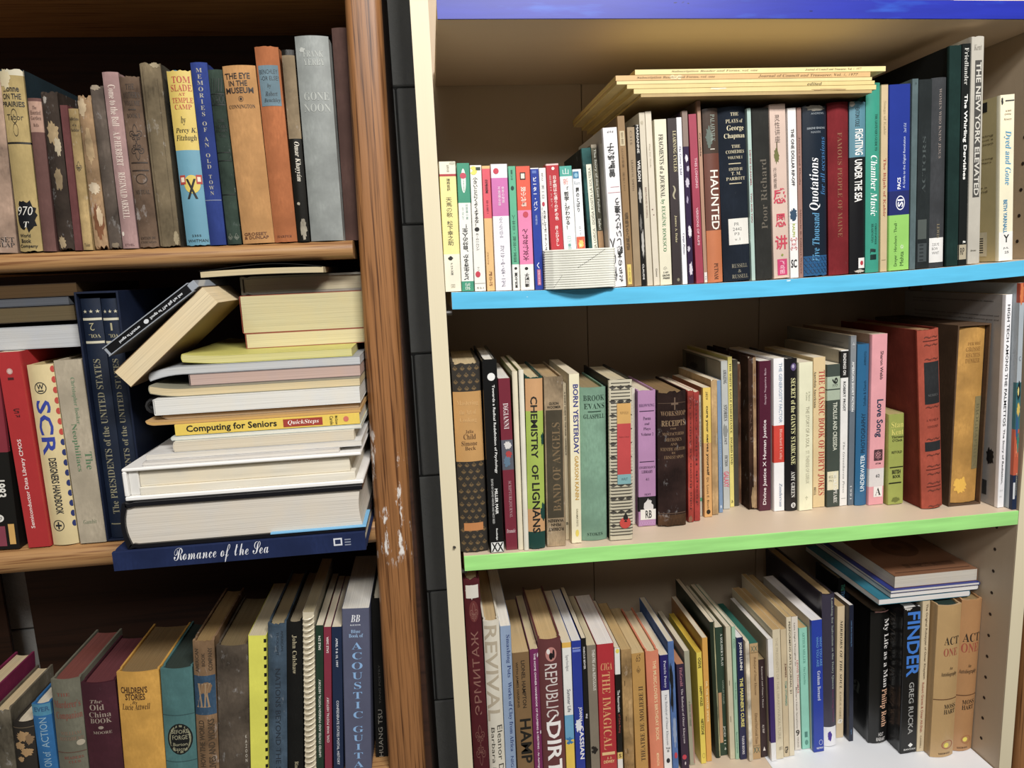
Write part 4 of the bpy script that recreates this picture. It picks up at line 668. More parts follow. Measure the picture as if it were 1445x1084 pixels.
B((763, 866, 212, 766, 873, 934), 'f', '#c9c0a4', 'striped black and cream book with gold, red and blue paste-on labels', [], [('#', 225+i*14.5, 229+i*14.5, 0, 1, '#4c4840') for i in range(48)] + [('◆◆◆', 236+i*62, 252+i*62, .0, 1.0, 'H', '#3c3830') for i in range(11)] + [('#', 316, 405, .34, .92, '#d8a44c'), ('B|NOVELS', 352, 364, .45, .82, 'H', '#8a6428'), ('#', 405, 632, .34, .92, '#c83c3c'), ('B|Modern Library', 460, 470, .4, .86, 'H', '#7c2020'), ('#', 632, 676, .34, .92, '#7cb0b4'), ('WRIT', 648, 660, .5, .78, 'H', '#2c4c50'), ('@', 828, 880, .42, .9, '#d03c30'), ('♠', 806, 850, .58, .78, 'H', '#1c1a18')], style='p', side='#1c1b18', depth=.68, pages='#cfc4a8', wear=.001)
use('B2', (880, 470, 3.4958))
B((42, 60, 272, 46, 62, 945), 'p', '#dcd4c2', 'thin off-white paperback edge left of the orchid purple book', [], [], style='p')
B((64, 160, 285, 66, 165, 955), 'f', '#b884b2', 'orchid purple library book with a black band and torn white label', [(806, 880, '#1c1a1c', 'p')], [('#', 383, 387, 0, 1, '#3c2444'), ('#', 630, 634, 0, 1, '#3c2444'), ('b|BROWNING', 350, 364, .08, .92, 'H', '#5c3c68'), ('b|Poems', 412, 428, .3, .72, 'H', '#3c2444'), ('b|and', 440, 452, .38, .64, 'H', '#3c2444'), ('b|Plays', 464, 480, .32, .7, 'H', '#3c2444'), ('b|Volume 2', 490, 504, .18, .86, 'H', '#3c2444'), ('b|EVERYMAN’S', 654, 666, .08, .94, 'H', '#3c2444'), ('b|LIBRARY', 674, 688, .2, .82, 'H', '#3c2444'), ('b|41', 712, 726, .42, .6, 'H', '#3c2444'), ('b|DENT', 790, 800, .35, .7, 'H', '#4c3454'), ('~', 812, 905, .3, .85, '#d8d4d0'), ('#', 870, 922, .12, .98, '#e6e2da'), ('x|RB', 875, 915, .4, .75, 'H', '#3c3c3c'), ('XXXXXXX', 930, 948, .02, .98, 'H', '#c49cc8')], style='p', wear=.001)
B((165, 312, 288, 174, 310, 958), 'h', '#33211d', 'thick dark brown old book with gilt title and crumbling brown foot', [(898, 958, '#5a3e26', 'o')], [('b|WORKSHOP', 385, 408, .1, .98, 'H', '#8a6a48'), ('b|RECEIPTS', 430, 458, .12, .96, 'H', '#a08058'), ('b|FOR', 466, 474, .42, .62, 'H', '#8a6a48'), ('b|MANUFACTURERS', 488, 503, .15, .92, 'H', '#8a6a48'), ('b|MECHANICS', 515, 532, .25, .82, 'H', '#8a6a48'), ('b|AND', 540, 552, .42, .65, 'H', '#8a6a48'), ('b|SCIENTIFIC AMATEURS', 562, 578, .08, .96, 'H', '#8a6a48'), ('b|BY', 584, 594, .46, .6, 'H', '#8a6a48'), ('b|ERNEST SPON', 602, 618, .2, .9, 'H', '#8a6a48'), ('#', 345, 348, .02, .98, '#5a4434'), ('#', 888, 892, .02, .98, '#5a4434'), ('+', 320, 380, .45, .7, 'H', '#6c5440')], style='o', wear=.005, pages='#8c7454')
B((315, 343, 284, 319, 348, 936), 'p', '#b03a2c', 'brick red slim book, left one of the two red spines', [], [('b|John Brown An Address by', 330, 880, .3, .7, 'U', '#5c1c18'), ('~', 900, 940, .0, .8, '#8a5a40')], style='o', wear=.002)
B((344, 372, 289, 349, 379, 930), 'p', '#a8342c', 'brick red slim book, right one of the two red spines', [], [('b|Joseph Heller Catch', 330, 850, .3, .68, 'U', '#5c1c18')], style='o', wear=.002)
B((372, 384, 310, 379, 391, 905), 'p', '#b8b4a4', 'wafer thin greyish pamphlet beside the two red spines', [], [('x|teach yourself', 340, 560, .3, .7, 'D', '#4a5a58'), ('#', 812, 830, .1, .9, '#3c9a6c')], style='p')
B((387, 429, 272, 396, 438, 910), 'p', '#d8a054', 'yellow to orange paperback with small black lower-case title', [(272, 540, '#e6c23c', 'p')], [('B|2829', 290, 330, .35, .6, 'D', K), ('x|cure your nerves yourself', 360, 700, .3, .68, 'D', '#1c1a14'), ('Dr. Louis E. Bisch', 712, 868, .34, .6, 'D', '#3c2c14'), ('@', 872, 896, .25, .75, '#2c2414')], style='p', side='#b0703a')
B((430, 461, 232, 439, 469, 900), 'p', '#c09c66', 'plain tan weathered paperback right of the yellow to orange one', [], [('~', 480, 560, .6, 1.0, '#cfb68a', 'o')], style='o', wear=.003)
B((461, 479, 236, 471, 491, 888), 'p', '#7694b8', 'narrow powder blue paperback', [], [('m|Sculpture', 520, 660, .35, .65, 'U', '#a8bcd4'), ('@', 850, 866, .3, .7, '#c8d4e4')], style='p')
B((480, 512, 140, 493, 526, 870), 'p', '#b9bcb8', 'silver grey pulp magazine showing a dark photo on its side', [], [('b|AMAZING', 182, 250, .3, .82, 'D', '#2c2c30'), ('b|STORIES', 352, 430, .3, .82, 'D', '#2c2c30'), ('b|FACT', 515, 545, .3, .7, 'D', '#2c2c30'), ('b|FICTION', 600, 655, .3, .75, 'D', '#2c2c30'), ('x|GALAXY', 680, 760, .1, .9, 'D', '#d85a70'), ('~', 440, 520, .1, .9, '#8a8c88')], style='p', side='#7a7660', depth=.7, side_tx=[('#', 150, 260, .1, .62, '#4c4438'), ('~', 185, 225, .2, .45, '#1c1814'), ('#', 145, 300, .68, 1.0, '#9a9078')])
B((513, 535, 120, 526, 546, 860), 'p', '#e0d064', 'bright lemon yellow thin book with black serif capitals', [], [('b|THE WHITE EAGLE INHERITANCE', 150, 490, .3, .78, 'D', '#2c2a1c'), ('b|INGRID LIND', 510, 645, .3, .78, 'D', '#2c2a1c'), ('B|h', 825, 840, .3, .7, 'H', '#2c2a1c')], style='p', depth=.72)
B((538, 566, 134, 547, 572, 855), 'p', '#4a453c', 'dark grey thin book next to the lemon yellow one', [], [], style='c')
B((567, 592, 145, 573, 596, 850), 'p', '#7a5138', 'ragged brown paper-bound book with exposed string and frayed edges', [], [('~', 160, 300, .5, 1, '#a07850', 'o'), ('~', 400, 520, .0, .6, '#5a3826', 'o'), ('~', 600, 800, .4, 1, '#9a7048', 'o')], style='o', wear=.006)
B((593, 656, 118, 602, 661, 875), 'f', '#3c2519', 'dark brown leather book whose spine has torn away to bare tan backing', [], [('#', 124, 868, .58, .96, '#a5825a', 'o'), ('~', 150, 400, .62, 1, '#8a6640', 'o'), ('~', 740, 875, .2, .9, '#b8976a', 'o'), ('~', 500, 620, .6, .9, '#c0a070', 'o'), ('b|JANE', 340, 540, .15, .45, 'U', '#5a4030')], style='o', wear=.006)
B((664, 732, 140, 666, 731, 878), 'p', '#551a32', 'burgundy paperback with white lettering running upwards', [], [('m|Divine Justice X Human Justice', 425, 848, .30, .66, 'U', '#ece0e0'), ('b|Sergio Nogueira Reis', 175, 350, .42, .62, 'U', '#c8a8b4')], style='g', pages='#f0ece4')
B((734, 794, 127, 737, 796, 880), 'p', '#f0eff0', 'white paperback with a bright red band across its middle', [(452, 636, '#d8341c', 'p')], [('m|THE GENEROSITY FACTOR', 150, 440, .5, .8, 'D', '#8aa0b8'), ('b|Blanchard & Cathy', 470, 622, .5, .8, 'D', '#f0b8a8'), ('B|Zondervan', 740, 858, .5, .78, 'D', '#6a80a0')], style='g', pages='#e8e0d0')
use('B2', (1090, 430, 3.3869))
B((60, 121, 262, 62, 121, 988), 'h', '#18161a', 'black hardback with pale yellow storybook capitals', [], [('@', 282, 318, .4, .9, '#5c4c7c'), ('@', 288, 306, .5, .72, '#b8b0cc'), ('b|SECRET of the GIANTS’ STAIRCASE', 352, 762, .42, .82, 'D', '#e4e09c'), ('b|AMY GREEN', 795, 922, .42, .76, 'D', '#e4e4dc'), ('@', 948, 974, .42, .82, '#e8e8e4'), ('x|a', 952, 970, .52, .72, 'H', '#18161a')], style='g', pages='#f0ece4')
B((125, 193, 278, 125, 192, 985), 'p', '#e6e4c0', 'pale greenish cream paperback with faint lettering', [], [('b|St. Thérèse\nof Lisieux', 415, 460, .5, .8, 'D', '#a8a888'), ('THE STORY OF A SOUL', 485, 680, .5, .74, 'D', '#a09c80'), ('ST. THERESE OF LISIEUX', 695, 855, .5, .74, 'D', '#b0ac90'), ('♱', 915, 935, .45, .65, 'H', '#a8a888')], style='p')
B((195, 257, 254, 194, 251, 970), 'p', '#e0c48c', 'buff paperback with large red serif capitals running down', [], [('b|THE CLASSIC BOOK OF DIRTY JOKES', 315, 912, .40, .94, 'D', '#b8281c'), ('b|Anecdota Americana', 318, 488, .06, .26, 'D', '#2c2418'), ('b|BELL', 870, 910, .08, .26, 'D', '#2c2418')], style='p')
B((259, 325, 288, 258, 321, 968), 'p', '#3f4a42', 'dark grey green library paperback with pale green squares and a cream label', [(345, 402, '#a9b8a0', 'p'), (408, 455, '#a9b8a0', 'p')], [('x|6', 350, 380, .38, .8, 'U', '#1c201c'), ('777', 382, 394, .4, .8, 'H', '#3c443c'), ('m|TROILUS AND CRESSIDA', 465, 695, .45, .76, 'D', '#d8dcc8'), ('#', 795, 885, .02, .88, '#e0d8b4'), ('822.33', 815, 828, .15, .7, 'H', '#6a6850'), ('PR3', 835, 846, .15, .5, 'H', '#6a6850'), ('b|SHAKESPEARE', 800, 950, .5, .78, 'D', '#e4e4dc')], style='p', pages='#e4dcc4')
B((329, 369, 219, 321, 361, 962), 'p', '#e8e6e2', 'white paperback with a black head panel lettered in white', [(224, 348, '#1c1a1a', 'p')], [('x|READINGS ON', 235, 335, .3, .68, 'D', '#e4e0dc'), ('x|ROBERT FROST', 365, 505, .32, .66, 'D', '#3c3c40'), ('B|The Greenhaven Press', 650, 900, .38, .64, 'D', '#9a9a98'), ('#', 925, 928, .2, .8, '#b0b0ac')], style='p', side='#b0a894', depth=.7)
B((371, 410, 150, 362, 390, 960), 'p', '#84898e', 'taller steel grey paperback with white capitals', [(500, 965, '#64707c', 'p')], [('x|AMERICAN SHORT FICTION', 270, 505, .3, .68, 'D', '#eceeee'), ('x|*', 180, 215, .3, .7, 'H', '#b8bcc0'), ('m|1991', 865, 930, .3, .6, 'D', '#c8ccd0')], style='p', side='#8f8c84', depth=.72, side_tx=[('The first paperbound edition of this quarterly review of new writing by', 185, 192, .15, .9, 'H', '#6c6860'), ('our finest story tellers, with new work chosen by a panel of editors', 205, 212, .15, .9, 'H', '#6c6860')])
B((400, 468, 192, 392, 446, 962), 'h', '#1d6896', 'bright blue jacketed book with dark and white capitals running upwards', [], [('m|UNDERWATER', 715, 892, .36, .74, 'U', '#dcecf4'), ('m|PHOTOGRAPHY', 515, 705, .36, .74, 'U', '#0c3450'), ('Schulke & Church', 362, 480, .5, .74, 'U', '#0c3450'), ('AMPHOTO', 225, 290, .5, .7, 'U', '#0c3450')], style='g', pages='#e8e4d4')
B((476, 552, 143, 458, 530, 958), 'p', '#e89ca4', 'pink hardback with blue bubble lettering and a white atom label', [(780, 868, '#dcd6d4', 'p')], [('m|Sharon Webb', 222, 355, .56, .76, 'D', '#3c2c34'), ('x|Love Song', 448, 628, .30, .82, 'D', '#1c3450'), ('⚛', 688, 742, .3, .85, 'H', '#4c2c34'), ('x|ATOM', 752, 760, .4, .75, 'H', '#4c2c34'), ('x|62', 808, 824, .45, .7, 'H', '#5c5c60'), ('#', 868, 920, .32, .88, '#ece8e4'), ('b|A', 874, 912, .42, .8, 'H', '#1c1a1c')], style='p', side='#a88468', depth=.74)
B((557, 628, 524, 549, 626, 957), 'p', '#9ca640', 'short olive lime paperback with black striped panels, standing in front of the big orange book', [], [('b|Stan', 562, 590, .18, .95, 'H', '#d8d058'), ('b|Kent', 598, 624, .18, .95, 'H', '#d8d058'), ('x|Thirteen', 628, 640, .2, .95, 'H', '#3c4018'), ('x|O’Clock', 644, 656, .25, .9, 'H', '#3c4018'), ('x|RETOLD', 700, 712, .22, .88, 'H', '#3c4018'), ('x|BRITISH', 790, 810, .25, .8, 'H', '#1c1e10'), ('x|BOOK', 815, 830, .3, .8, 'H', '#1c1e10'), ('#', 775, 780, .1, .95, '#1c1e10'), ('#', 850, 856, .05, .85, '#1c1e10'), ('~', 920, 950, .2, .8, '#6c7428')], style='p', wear=.001, pages='#b8a878')
use('B2', (1240, 390, 3.0098))
B((170, 262, 230, 192, 276, 990), 'h', '#b04a32', 'large brick orange hardback with two black spine labels and scroll ornaments', [], [('#', 365, 540, .22, .96, '#2c2e30', 'c'), ('#', 700, 740, .18, .96, '#2c2e30', 'c'), ('#', 276, 280, .2, .92, '#5a2018'), ('#', 818, 822, .2, .92, '#5a2018'), ('#', 892, 896, .2, .92, '#5a2018')] + [('~~', y, y+10, .25, .9, 'H', '#6c2c1c') for y in (258, 290, 348, 548, 684, 752, 800, 834, 874, 906, 975)] + [('b|A WORLD', 602, 612, .25, .85, 'H', '#8a3828'), ('b|HISTORY', 630, 640, .3, .85, 'H', '#8a3828'), ('b|SERIES', 498, 508, .35, .85, 'H', '#5a5c5c')], style='c', side='#7a2c1c', pages='#a08060', depth=.72, wear=.001)
B((345, 475, 215, 300, 432, 970), 'h', '#c48e30', 'mustard cloth volume sitting inside an open brown slipcase', [], [('b|DER WEG', 280, 292, .35, .82, 'H', '#9c6c20'), ('b|GROSSE', 300, 318, .3, .82, 'H', '#9c6c20'), ('b|RECHTS', 325, 342, .3, .82, 'H', '#9c6c20'), ('b|DENKER', 348, 366, .3, .82, 'H', '#9c6c20'), ('#', 510, 825, .74, 1.0, '#8a7c50', 'c'), ('b|BIOGRAPHIEN', 540, 815, .80, .94, 'D', '#6c6440'), ('~', 850, 935, .12, .62, '#ecb41c')], style='l', case='B2', pad=(.0038, .0038), wear=.001, cq=(332, 495, 197, 290, 466, 985))
B((537, 589, 79, 501, 549, 983), 'p', '#f0eff2', 'tall white paperback with plain black sans capitals running down', [], [('m|HIGH TECH AMONG THE PALMETTOS', 120, 628, .34, .74, 'D', '#18181c'), ('m|The Story of Radiation,', 640, 880, .34, .70, 'D', '#18181c'), ('574.19', 905, 912, .3, .7, 'H', '#a8a8a8'), ('POR', 932, 938, .3, .6, 'H', '#a8a8a8')], style='p', side='#a5a09c', depth=.68, side_tx=[('m|Environmental Consultants chronicle the company founded by a small local Radiation, Inc. electronics', 105, 113, .10, .9, 'H', '#4c4844'), ('m|and radar laboratory', 118, 125, .1, .4, 'H', '#4c4844'), ('m|Developed with photographs, interviews and documents assembled and', 165, 172, .12, .95, 'H', '#4c4844'), ('m|and commissioned by its founders to tell how the business grew and', 182, 189, .12, .95, 'H', '#4c4844'), ('~', 725, 815, .88, .96, '#18181c'), ('#', 880, 945, .86, .9, '#3c3c3c')])
B((592, 640, 30, 552, 606, 992), 'p', '#a9b4bc', 'multicoloured picture book with navy foot, last on the green-edged shelf', [(840, 992, '#1c2c4c', 'p'), (640, 840, '#c8542c', 'p'), (440, 640, '#2c6c74', 'p'), (30, 110, '#b84420', 'p')], [('~', 20, 125, .0, .8, '#d8702c'), ('x|C', 330, 350, .3, .7, 'H', '#7a848c'), ('~', 430, 520, .1, .9, '#16262c'), ('~', 455, 500, .2, .6, '#d8c86c'), ('~', 520, 590, .2, .9, '#d8b83c'), ('~', 560, 700, .1, .7, '#2c5c8c'), ('~', 640, 760, .4, 1, '#2c7c6c'), ('x|A', 700, 760, .2, .7, 'H', '#e87a4c'), ('#', 872, 945, .05, .48, '#d8dce0'), ('b|Palmettos', 830, 930, .62, .8, 'D', '#c8c8a0')], style='g', depth=.6, side='#a9b4bc')
row('B3', (640, 780, 3.567), 'auto', 'books standing on the lowest visible maple shelf')
use('B3'); R_ = dict(ref=True)
B((48, 131, 132, 105, 183, 1084), 'h', '#581a22', 'tall maroon book with gilt ornament and a torn white paper patch at its head', [], [('~', 158, 238, .05, .98, '#d8d0c4', 'p'), ('#', 165, 228, .12, .9, '#ddd6ca'), ('@', 240, 345, .25, .85, '#6c2a2a'), ('⚜', 250, 340, .3, .8, 'H', '#8c5c50'), ('ЭРМИТАЖ', 390, 810, .28, .74, 'U', '#8c5c50'), ('⚜', 860, 960, .2, .8, 'H', '#7c4a40'), ('⚜', 960, 1075, .2, .8, 'X', '#7c4a40')], style='c', Y=.012, wear=.003, **R_)
B((148, 229, 348, 182, 262, 1084), 'h', '#dcd5c2', 'cream jacketed book with huge pale beige capitals, beside the maroon ornamented one', [], [('m|REVIVAL', 370, 845, .05, .82, 'D', '#b4a68c'), ('Eleanor Dickinson', 868, 1300, .58, .9, 'D', '#3c3830'), ('Barbara Benziger', 878, 1290, .12, .42, 'D', '#3c3830')], style='p', Y=.022, pages='#c8b088', **R_)
B((234, 287, 372, 262, 318, 1084), 'p', '#8fa6c6', 'light blue paperback with dark blue serif lettering', [], [('b|Smashing Pots', 415, 625, .44, .86, 'D', '#1c3474'), ('b|Works of Clay from Africa', 648, 1000, .44, .86, 'D', '#1c3474'), ('NIGEL BARLEY', 1025, 1250, .5, .78, 'D', '#1c3474')], style='p', Y=.03, pages='#f0eee8', depth=.75, **R_)
B((294, 379, 505, 320, 409, 1084), 'p', '#84643a', 'bronze brown paperback with heavy black capitals', [], [('m|LIONEL HAMPTON', 545, 780, .50, .72, 'D', '#2c2014'), ('m|WITH JAMES HASKINS', 550, 775, .16, .32, 'D', '#2c2014'), ('x|HAMP', 835, 1062, .28, .92, 'D', '#18140e')], style='p', Y=.045, pages='#cdb48a', **R_)
B((380, 427, 484, 410, 449, 1084), 'p', '#7a1f5c', 'slim magenta purple book with scuffed edges and white capitals', [], [('x|THE HOME OWNER HANDBOOK OF PLUMBING & HEATING - An Astringer Publication', 508, 1180, .38, .66, 'D', '#ecdce4'), ('~', 505, 530, .8, 1, '#d8c8d0'), ('~', 890, 915, .8, 1.0, '#d8c8d0')], style='p', Y=.045, wear=.003, pages='#d8c8a4', **R_)
B((426, 539, 442, 452, 569, 1084), 'h', '#6c3638', 'thick dusty maroon hardback with tall thin white capitals and a round emblem', [], [('@', 478, 548, .30, .78, '#c8847c'), ('@', 486, 512, .35, .5, '#ece4e0'), ('@', 505, 540, .45, .62, '#1c1416'), ('@', 490, 535, .60, .7, '#2c1c1e'), ('REPUBLIC', 560, 825, .24, .78, 'D', '#d8ccc8'), ('/', 815, 850, .3, .7, 'H', '#f0ecea'), ('x|DIRT', 850, 1120, .22, .84, 'D', '#f4f0ee')], style='g', Y=.045, pages='#d2b688', side='#6c3638', **R_)
B((545, 591, 454, 568, 613, 1084), 'p', '#ecece6', 'slim white paperback with yellow head, sky blue band and yellow foot', [(452, 480, '#e8b42c', 'p'), (815, 940, '#62a8d0', 'p'), (940, 1120, '#eec820', 'p')], [('Sparkedges', 515, 595, .3, .68, 'D', '#7c7c84'), ('m|Summer Life', 685, 800, .38, .76, 'D', '#5a5c6c'), ('~', 925, 965, -.1, 1.1, '#2c7cb4')], style='g', Y=.05, **R_)
B((593, 641, 446, 617, 666, 1084), 'p', '#2038a0', 'ultramarine paperback with white capitals, its lower spine peeled', [], [('m|BERKELEY', 478, 484, .1, .9, 'H', '#c8d0f0'), ('#', 488, 500, .1, .9, '#6c84d8'), ('x|JOANNA', 775, 850, .45, .85, 'D', '#f0f0f4'), ('~', 830, 905, .05, .8, '#e4e6ee'), ('x|CASSIAN', 868, 1040, .48, .92, 'D', '#f0f0f4')], style='g', Y=.052, pages='#e8e8e8', **R_)
B((642, 667, 433, 668, 691, 1084), 'p', '#171615', 'slim black paperback right of the ultramarine one', [], [('x|MARCUS BEWER', 475, 585, .3, .7, 'D', '#d8d4d0'), ('x|BJ', 808, 830, .3, .7, 'D', '#d8d4d0')], style='g', Y=.054, **R_)
B((669, 716, 469, 693, 739, 1084), 'p', '#857a68', 'grey brown paperback with small white upper lettering', [], [('m|THEATRE of the RIDICULOUS', 490, 692, .55, .85, 'D', '#e4dfd4'), ('~', 970, 1015, -.1, .9, '#1e1a18')], style='p', Y=.056, pages='#d8ccae', **R_)
B((718, 808, 462, 742, 823, 1084), 'p', '#bb1828', 'wide vivid red paperback with curly gold lettering', [], [('i|CIGA', 555, 590, .2, .85, 'H', '#e0a060'), ('b|THE IMAGICAL', 600, 990, .25, .72, 'D', '#e0a060'), ('#', 1003, 1018, .12, .88, '#ecc480'), ('x|J. J.', 1028, 1040, .4, .7, 'H', '#ecc480'), ('x|DEWEY', 1045, 1060, .2, .85, 'H', '#ecc480')], style='g', Y=.058, pages='#f0ecea', **R_)
B((810, 836, 482, 827, 854, 1084), 'p', '#16130f', 'slim book, white above and black below, with a small yellow dot', [(480, 612, '#eceae4', 'p'), (1005, 1040, '#e8c860', 'p'), (1040, 1200, '#eceae4', 'p')], [('@', 486, 508, .2, .9, '#ecd83c'), ('m|The Resurrection', 690, 800, .3, .75, 'D', '#ecece4'), ('m|of Cuba Rising', 810, 905, .3, .75, 'D', '#a83c34'), ('x|S', 1012, 1032, .25, .75, 'H', '#5c4c20')], style='g', Y=.06, **R_)
use('B3', (850, 780, 3.5652))
B((95, 145, 490, 110, 165, 1084), 'p', '#b08a50', 'tan coarse-textured paperback with staple marks along its spine', [], [('#', 642, 668, .25, .3, '#4a3418'), ('#', 820, 845, .3, .35, '#4a3418'), ('#', 985, 1010, .35, .4, '#4a3418'), ('~', 700, 960, .5, .95, '#c49c60', 'o')], style='o', Y=.062, pages='#c8ac7c', **R_)
B((147, 209, 509, 166, 235, 1084), 'p', '#c2913c', 'mustard gold paperback with dark capitals running upwards', [], [('b|THEATRE DE MOLIERE II', 672, 1050, .45, .78, 'U', '#4a3420'), ('B|65', 515, 550, .35, .7, 'H', '#6a4c24'), ('⚜', 570, 608, .35, .65, 'H', '#6a4c24')], style='p', Y=.065, pages='#d6be92', **R_)
B((220, 283, 503, 246, 311, 1084), 'h', '#e5835c', 'salmon orange hardback with pale yellow lettering', [], [('m|THE MUSIC-LOVER’S BIRTHDAY BOOK', 545, 945, .48, .74, 'D', '#f4d8a0'), ('m|METROPOLITAN', 1010, 1075, .45, .65, 'D', '#f4d8a0')], style='p', Y=.068, pages='#e0cfae', **R_)
B((287, 331, 517, 314, 350, 1084), 'p', '#ececec', 'paperback with a deep violet blue upper half and white lower half', [(515, 692, '#241c6c', 'p')], [('b|Poetrix Poetry', 545, 680, .35, .72, 'D', '#d8d8ec'), ('b|The Rubaiyat of Omar Khayyam', 712, 968, .35, .7, 'D', '#7c8088'), ('x|Vol\nIII', 978, 1004, .3, .8, 'H', '#3c3c44'), ('@', 1035, 1060, .3, .75, '#2c2c34')], style='p', Y=.07, **R_)
B((330, 357, 449, 353, 386, 1072), 'p', '#5478b4', 'narrow denim blue book with a black stroke and a red dot near its foot', [], [('~', 530, 790, -.1, .7, '#15181c'), ('~', 790, 960, .2, .9, '#90a4c4'), ('@', 975, 1005, .35, .85, '#c83048')], style='c', pages='#e0d8c4', Y=.075)
B((372, 411, 564, 399, 439, 1080), 'p', '#33223c', 'dark aubergine paperback with pink and pale lettering and a red dot', [], [('b|FitzGerald:', 580, 672, .35, .72, 'D', '#c07888'), ('b|The Rubaiyat of Omar Khayyam', 682, 950, .35, .68, 'D', '#d0c4c8'), ('@', 1005, 1030, .15, .7, '#c83048'), ('~', 1038, 1060, .4, .6, '#d0c4c8')], style='p', pages='#c08c6c', Y=.078)
B((412, 436, 498, 440, 469, 1068), 'p', '#a5a288', 'grey green slim paperback, upper pages opening to the left', [], [('x|A BOOK OF HERBS', 745, 870, .35, .65, 'D', '#6a6a58'), ('#', 760, 1060, .75, 1, '#b48478')], style='p', Y=.085)
B((470, 501, 505, 500, 522, 1063), 'p', '#e8d022', 'bright yellow paperback with black blocky words', [], [('x|OGIVE', 530, 582, .25, .8, 'D', '#2c2a10'), ('x|HAPPY VOLES', 672, 770, .3, .8, 'D', '#2c2a10'), ('x|NIETZSCHE', 835, 915, .3, .8, 'D', '#2c2a10'), ('O', 1010, 1035, .3, .8, '#8c7c20')], style='g', pages='#d8b84c')
B((501, 528, 431, 525, 552, 1052), 'p', '#e0a22c', 'taller amber paperback behind the bright yellow one', [], [('x|DR. THE WATER SPIDER', 645, 850, .35, .7, 'D', '#f4dc98')], style='g', side='#b0742c')
B((540, 566, 352, 574, 596, 1036), 't', '#22301f', 'very dark green magazine with split cream edge', [], [('#', 355, 1030, .7, .96, '#b4b080', 'o')], style='p')
B((568, 612, 378, 594, 636, 1022), 'p', '#2c4634', 'dark green play script with white lettering and a tan label strip', [], [('b|A SOLDIER’S PLAY', 410, 570, .62, .9, 'D', '#dce0d4'), ('#', 700, 955, .08, .5, '#c89868'), ('m|CHARLES FULLER', 640, 760, .65, .85, 'D', '#8a9a88'), ('x|JCD 11 4', 870, 995, .55, .85, 'D', '#c8ccc0')], style='p', pages='#e4dcc4')
B((614, 648, 376, 641, 668, 1040), 'p', '#d0c8a8', 'cream stapled play between dark green script and mint one', [], [('#', 640, 665, .3, .4, '#6a6048'), ('#', 820, 850, .3, .4, '#6a6048')], style='p', side='#8a8460')
B((649, 668, 375, 669, 690, 1041), 'p', '#9cc8a8', 'pale mint thin paperback left of the deep navy one', [], [('x|PYRAN', 435, 480, .35, .7, 'D', '#5a8c74'), ('x|South Buckeye', 650, 735, .35, .7, 'D', '#5a8c74'), ('x|Samuel French', 900, 1010, .35, .7, 'D', '#5a8c74')], style='p')
B((673, 711, 430, 694, 731, 1042), 'p', '#1a2350', 'deep navy paperback with white and yellow capitals', [], [('x|JOHN LUNN', 452, 590, .28, .78, 'D', '#ecece4'), ('x|THE MARINER’S CURSE', 628, 875, .28, .78, 'D', '#e8dc6c'), ('x|TUDOR BOOKS', 920, 1015, .32, .68, 'D', '#d8d8e0')], style='g', pages='#f0eef0')
B((713, 738, 449, 738, 756, 1053), 'p', '#dccfb4', 'thin cream booklet with a tattered edge left of the tan ornamental one', [], [('~', 700, 1000, .1, .7, '#ece4d0', 'o')], style='o', wear=.003)
B((740, 783, 459, 757, 798, 1041), 'p', '#c09c68', 'tan paperback with greenish interlaced ornament at head and foot', [], [('XX', 472, 498, .12, .9, 'H', '#4c6c5c'), ('#', 502, 506, .08, .95, '#8c7448'), ('i|Rubaiyat of Omar Khayyam', 525, 715, .38, .72, 'D', '#7c5c34'), ('i|Edward FitzGerald Trans.', 805, 965, .38, .72, 'D', '#7c5c34'), ('#', 970, 973, .08, .95, '#8c7448'), ('XX', 978, 1008, .12, .9, 'H', '#4c6c5c')], style='p', side='#3c7468', pages='#3c7468')
use('B3', (1050, 760, 3.3476))
B((68, 105, 574, 84, 117, 1036), 'p', '#3a2728', 'short dark brown paperback with small white lettering', [], [('b|Raymond and Prime’s House', 605, 800, .35, .62, 'D', '#d0c4bc'), ('x|A.I. RAP', 880, 920, .3, .62, 'D', '#d0c4bc'), ('▲', 985, 1005, .3, .7, 'H', '#e4dcd4')], style='p', pages='#b09c78')
B((105, 133, 478, 124, 151, 1056), 'p', '#e8e6e4', 'white paperback with a long deep purple lower panel', [(655, 968, '#3a1c6c', 'p')], [], style='p', side='#b0a48c', pages='#ecebea')
B((133, 170, 433, 152, 188, 1046), 'p', '#dccdaa', 'beige paperback with very faint grey lettering running down', [], [('THE PRESIDENTS OF THE LIBRARY', 470, 800, .35, .65, 'D', '#b8aa8c'), ('WAXALTURE', 800, 950, .35, .7, 'D', '#b8aa8c'), ('#1', 985, 1005, .4, .8, 'H', '#8c8068')], style='p', pages='#c4a678')
B((171, 199, 432, 189, 214, 1036), 'p', '#d4bf96', 'beige paperback with small red-brown and teal words', [], [('x|JUMPERS', 590, 655, .5, .85, 'D', '#6c3c2c'), ('x|TOM STOPPARD', 672, 790, .5, .85, 'D', '#4c9484'), ('x|GP', 985, 1018, .2, .8, 'H', '#3c3428')], style='p', pages='#c4a678')
B((200, 221, 374, 214, 240, 1031), 'p', '#e2d4b4', 'cream journal with crowded overlapping capitals', [], [('m|PERFORMING ARTS JOURNAL 21', 395, 730, .30, .78, 'D', '#4a4034')], style='p', pages='#c8ae80')
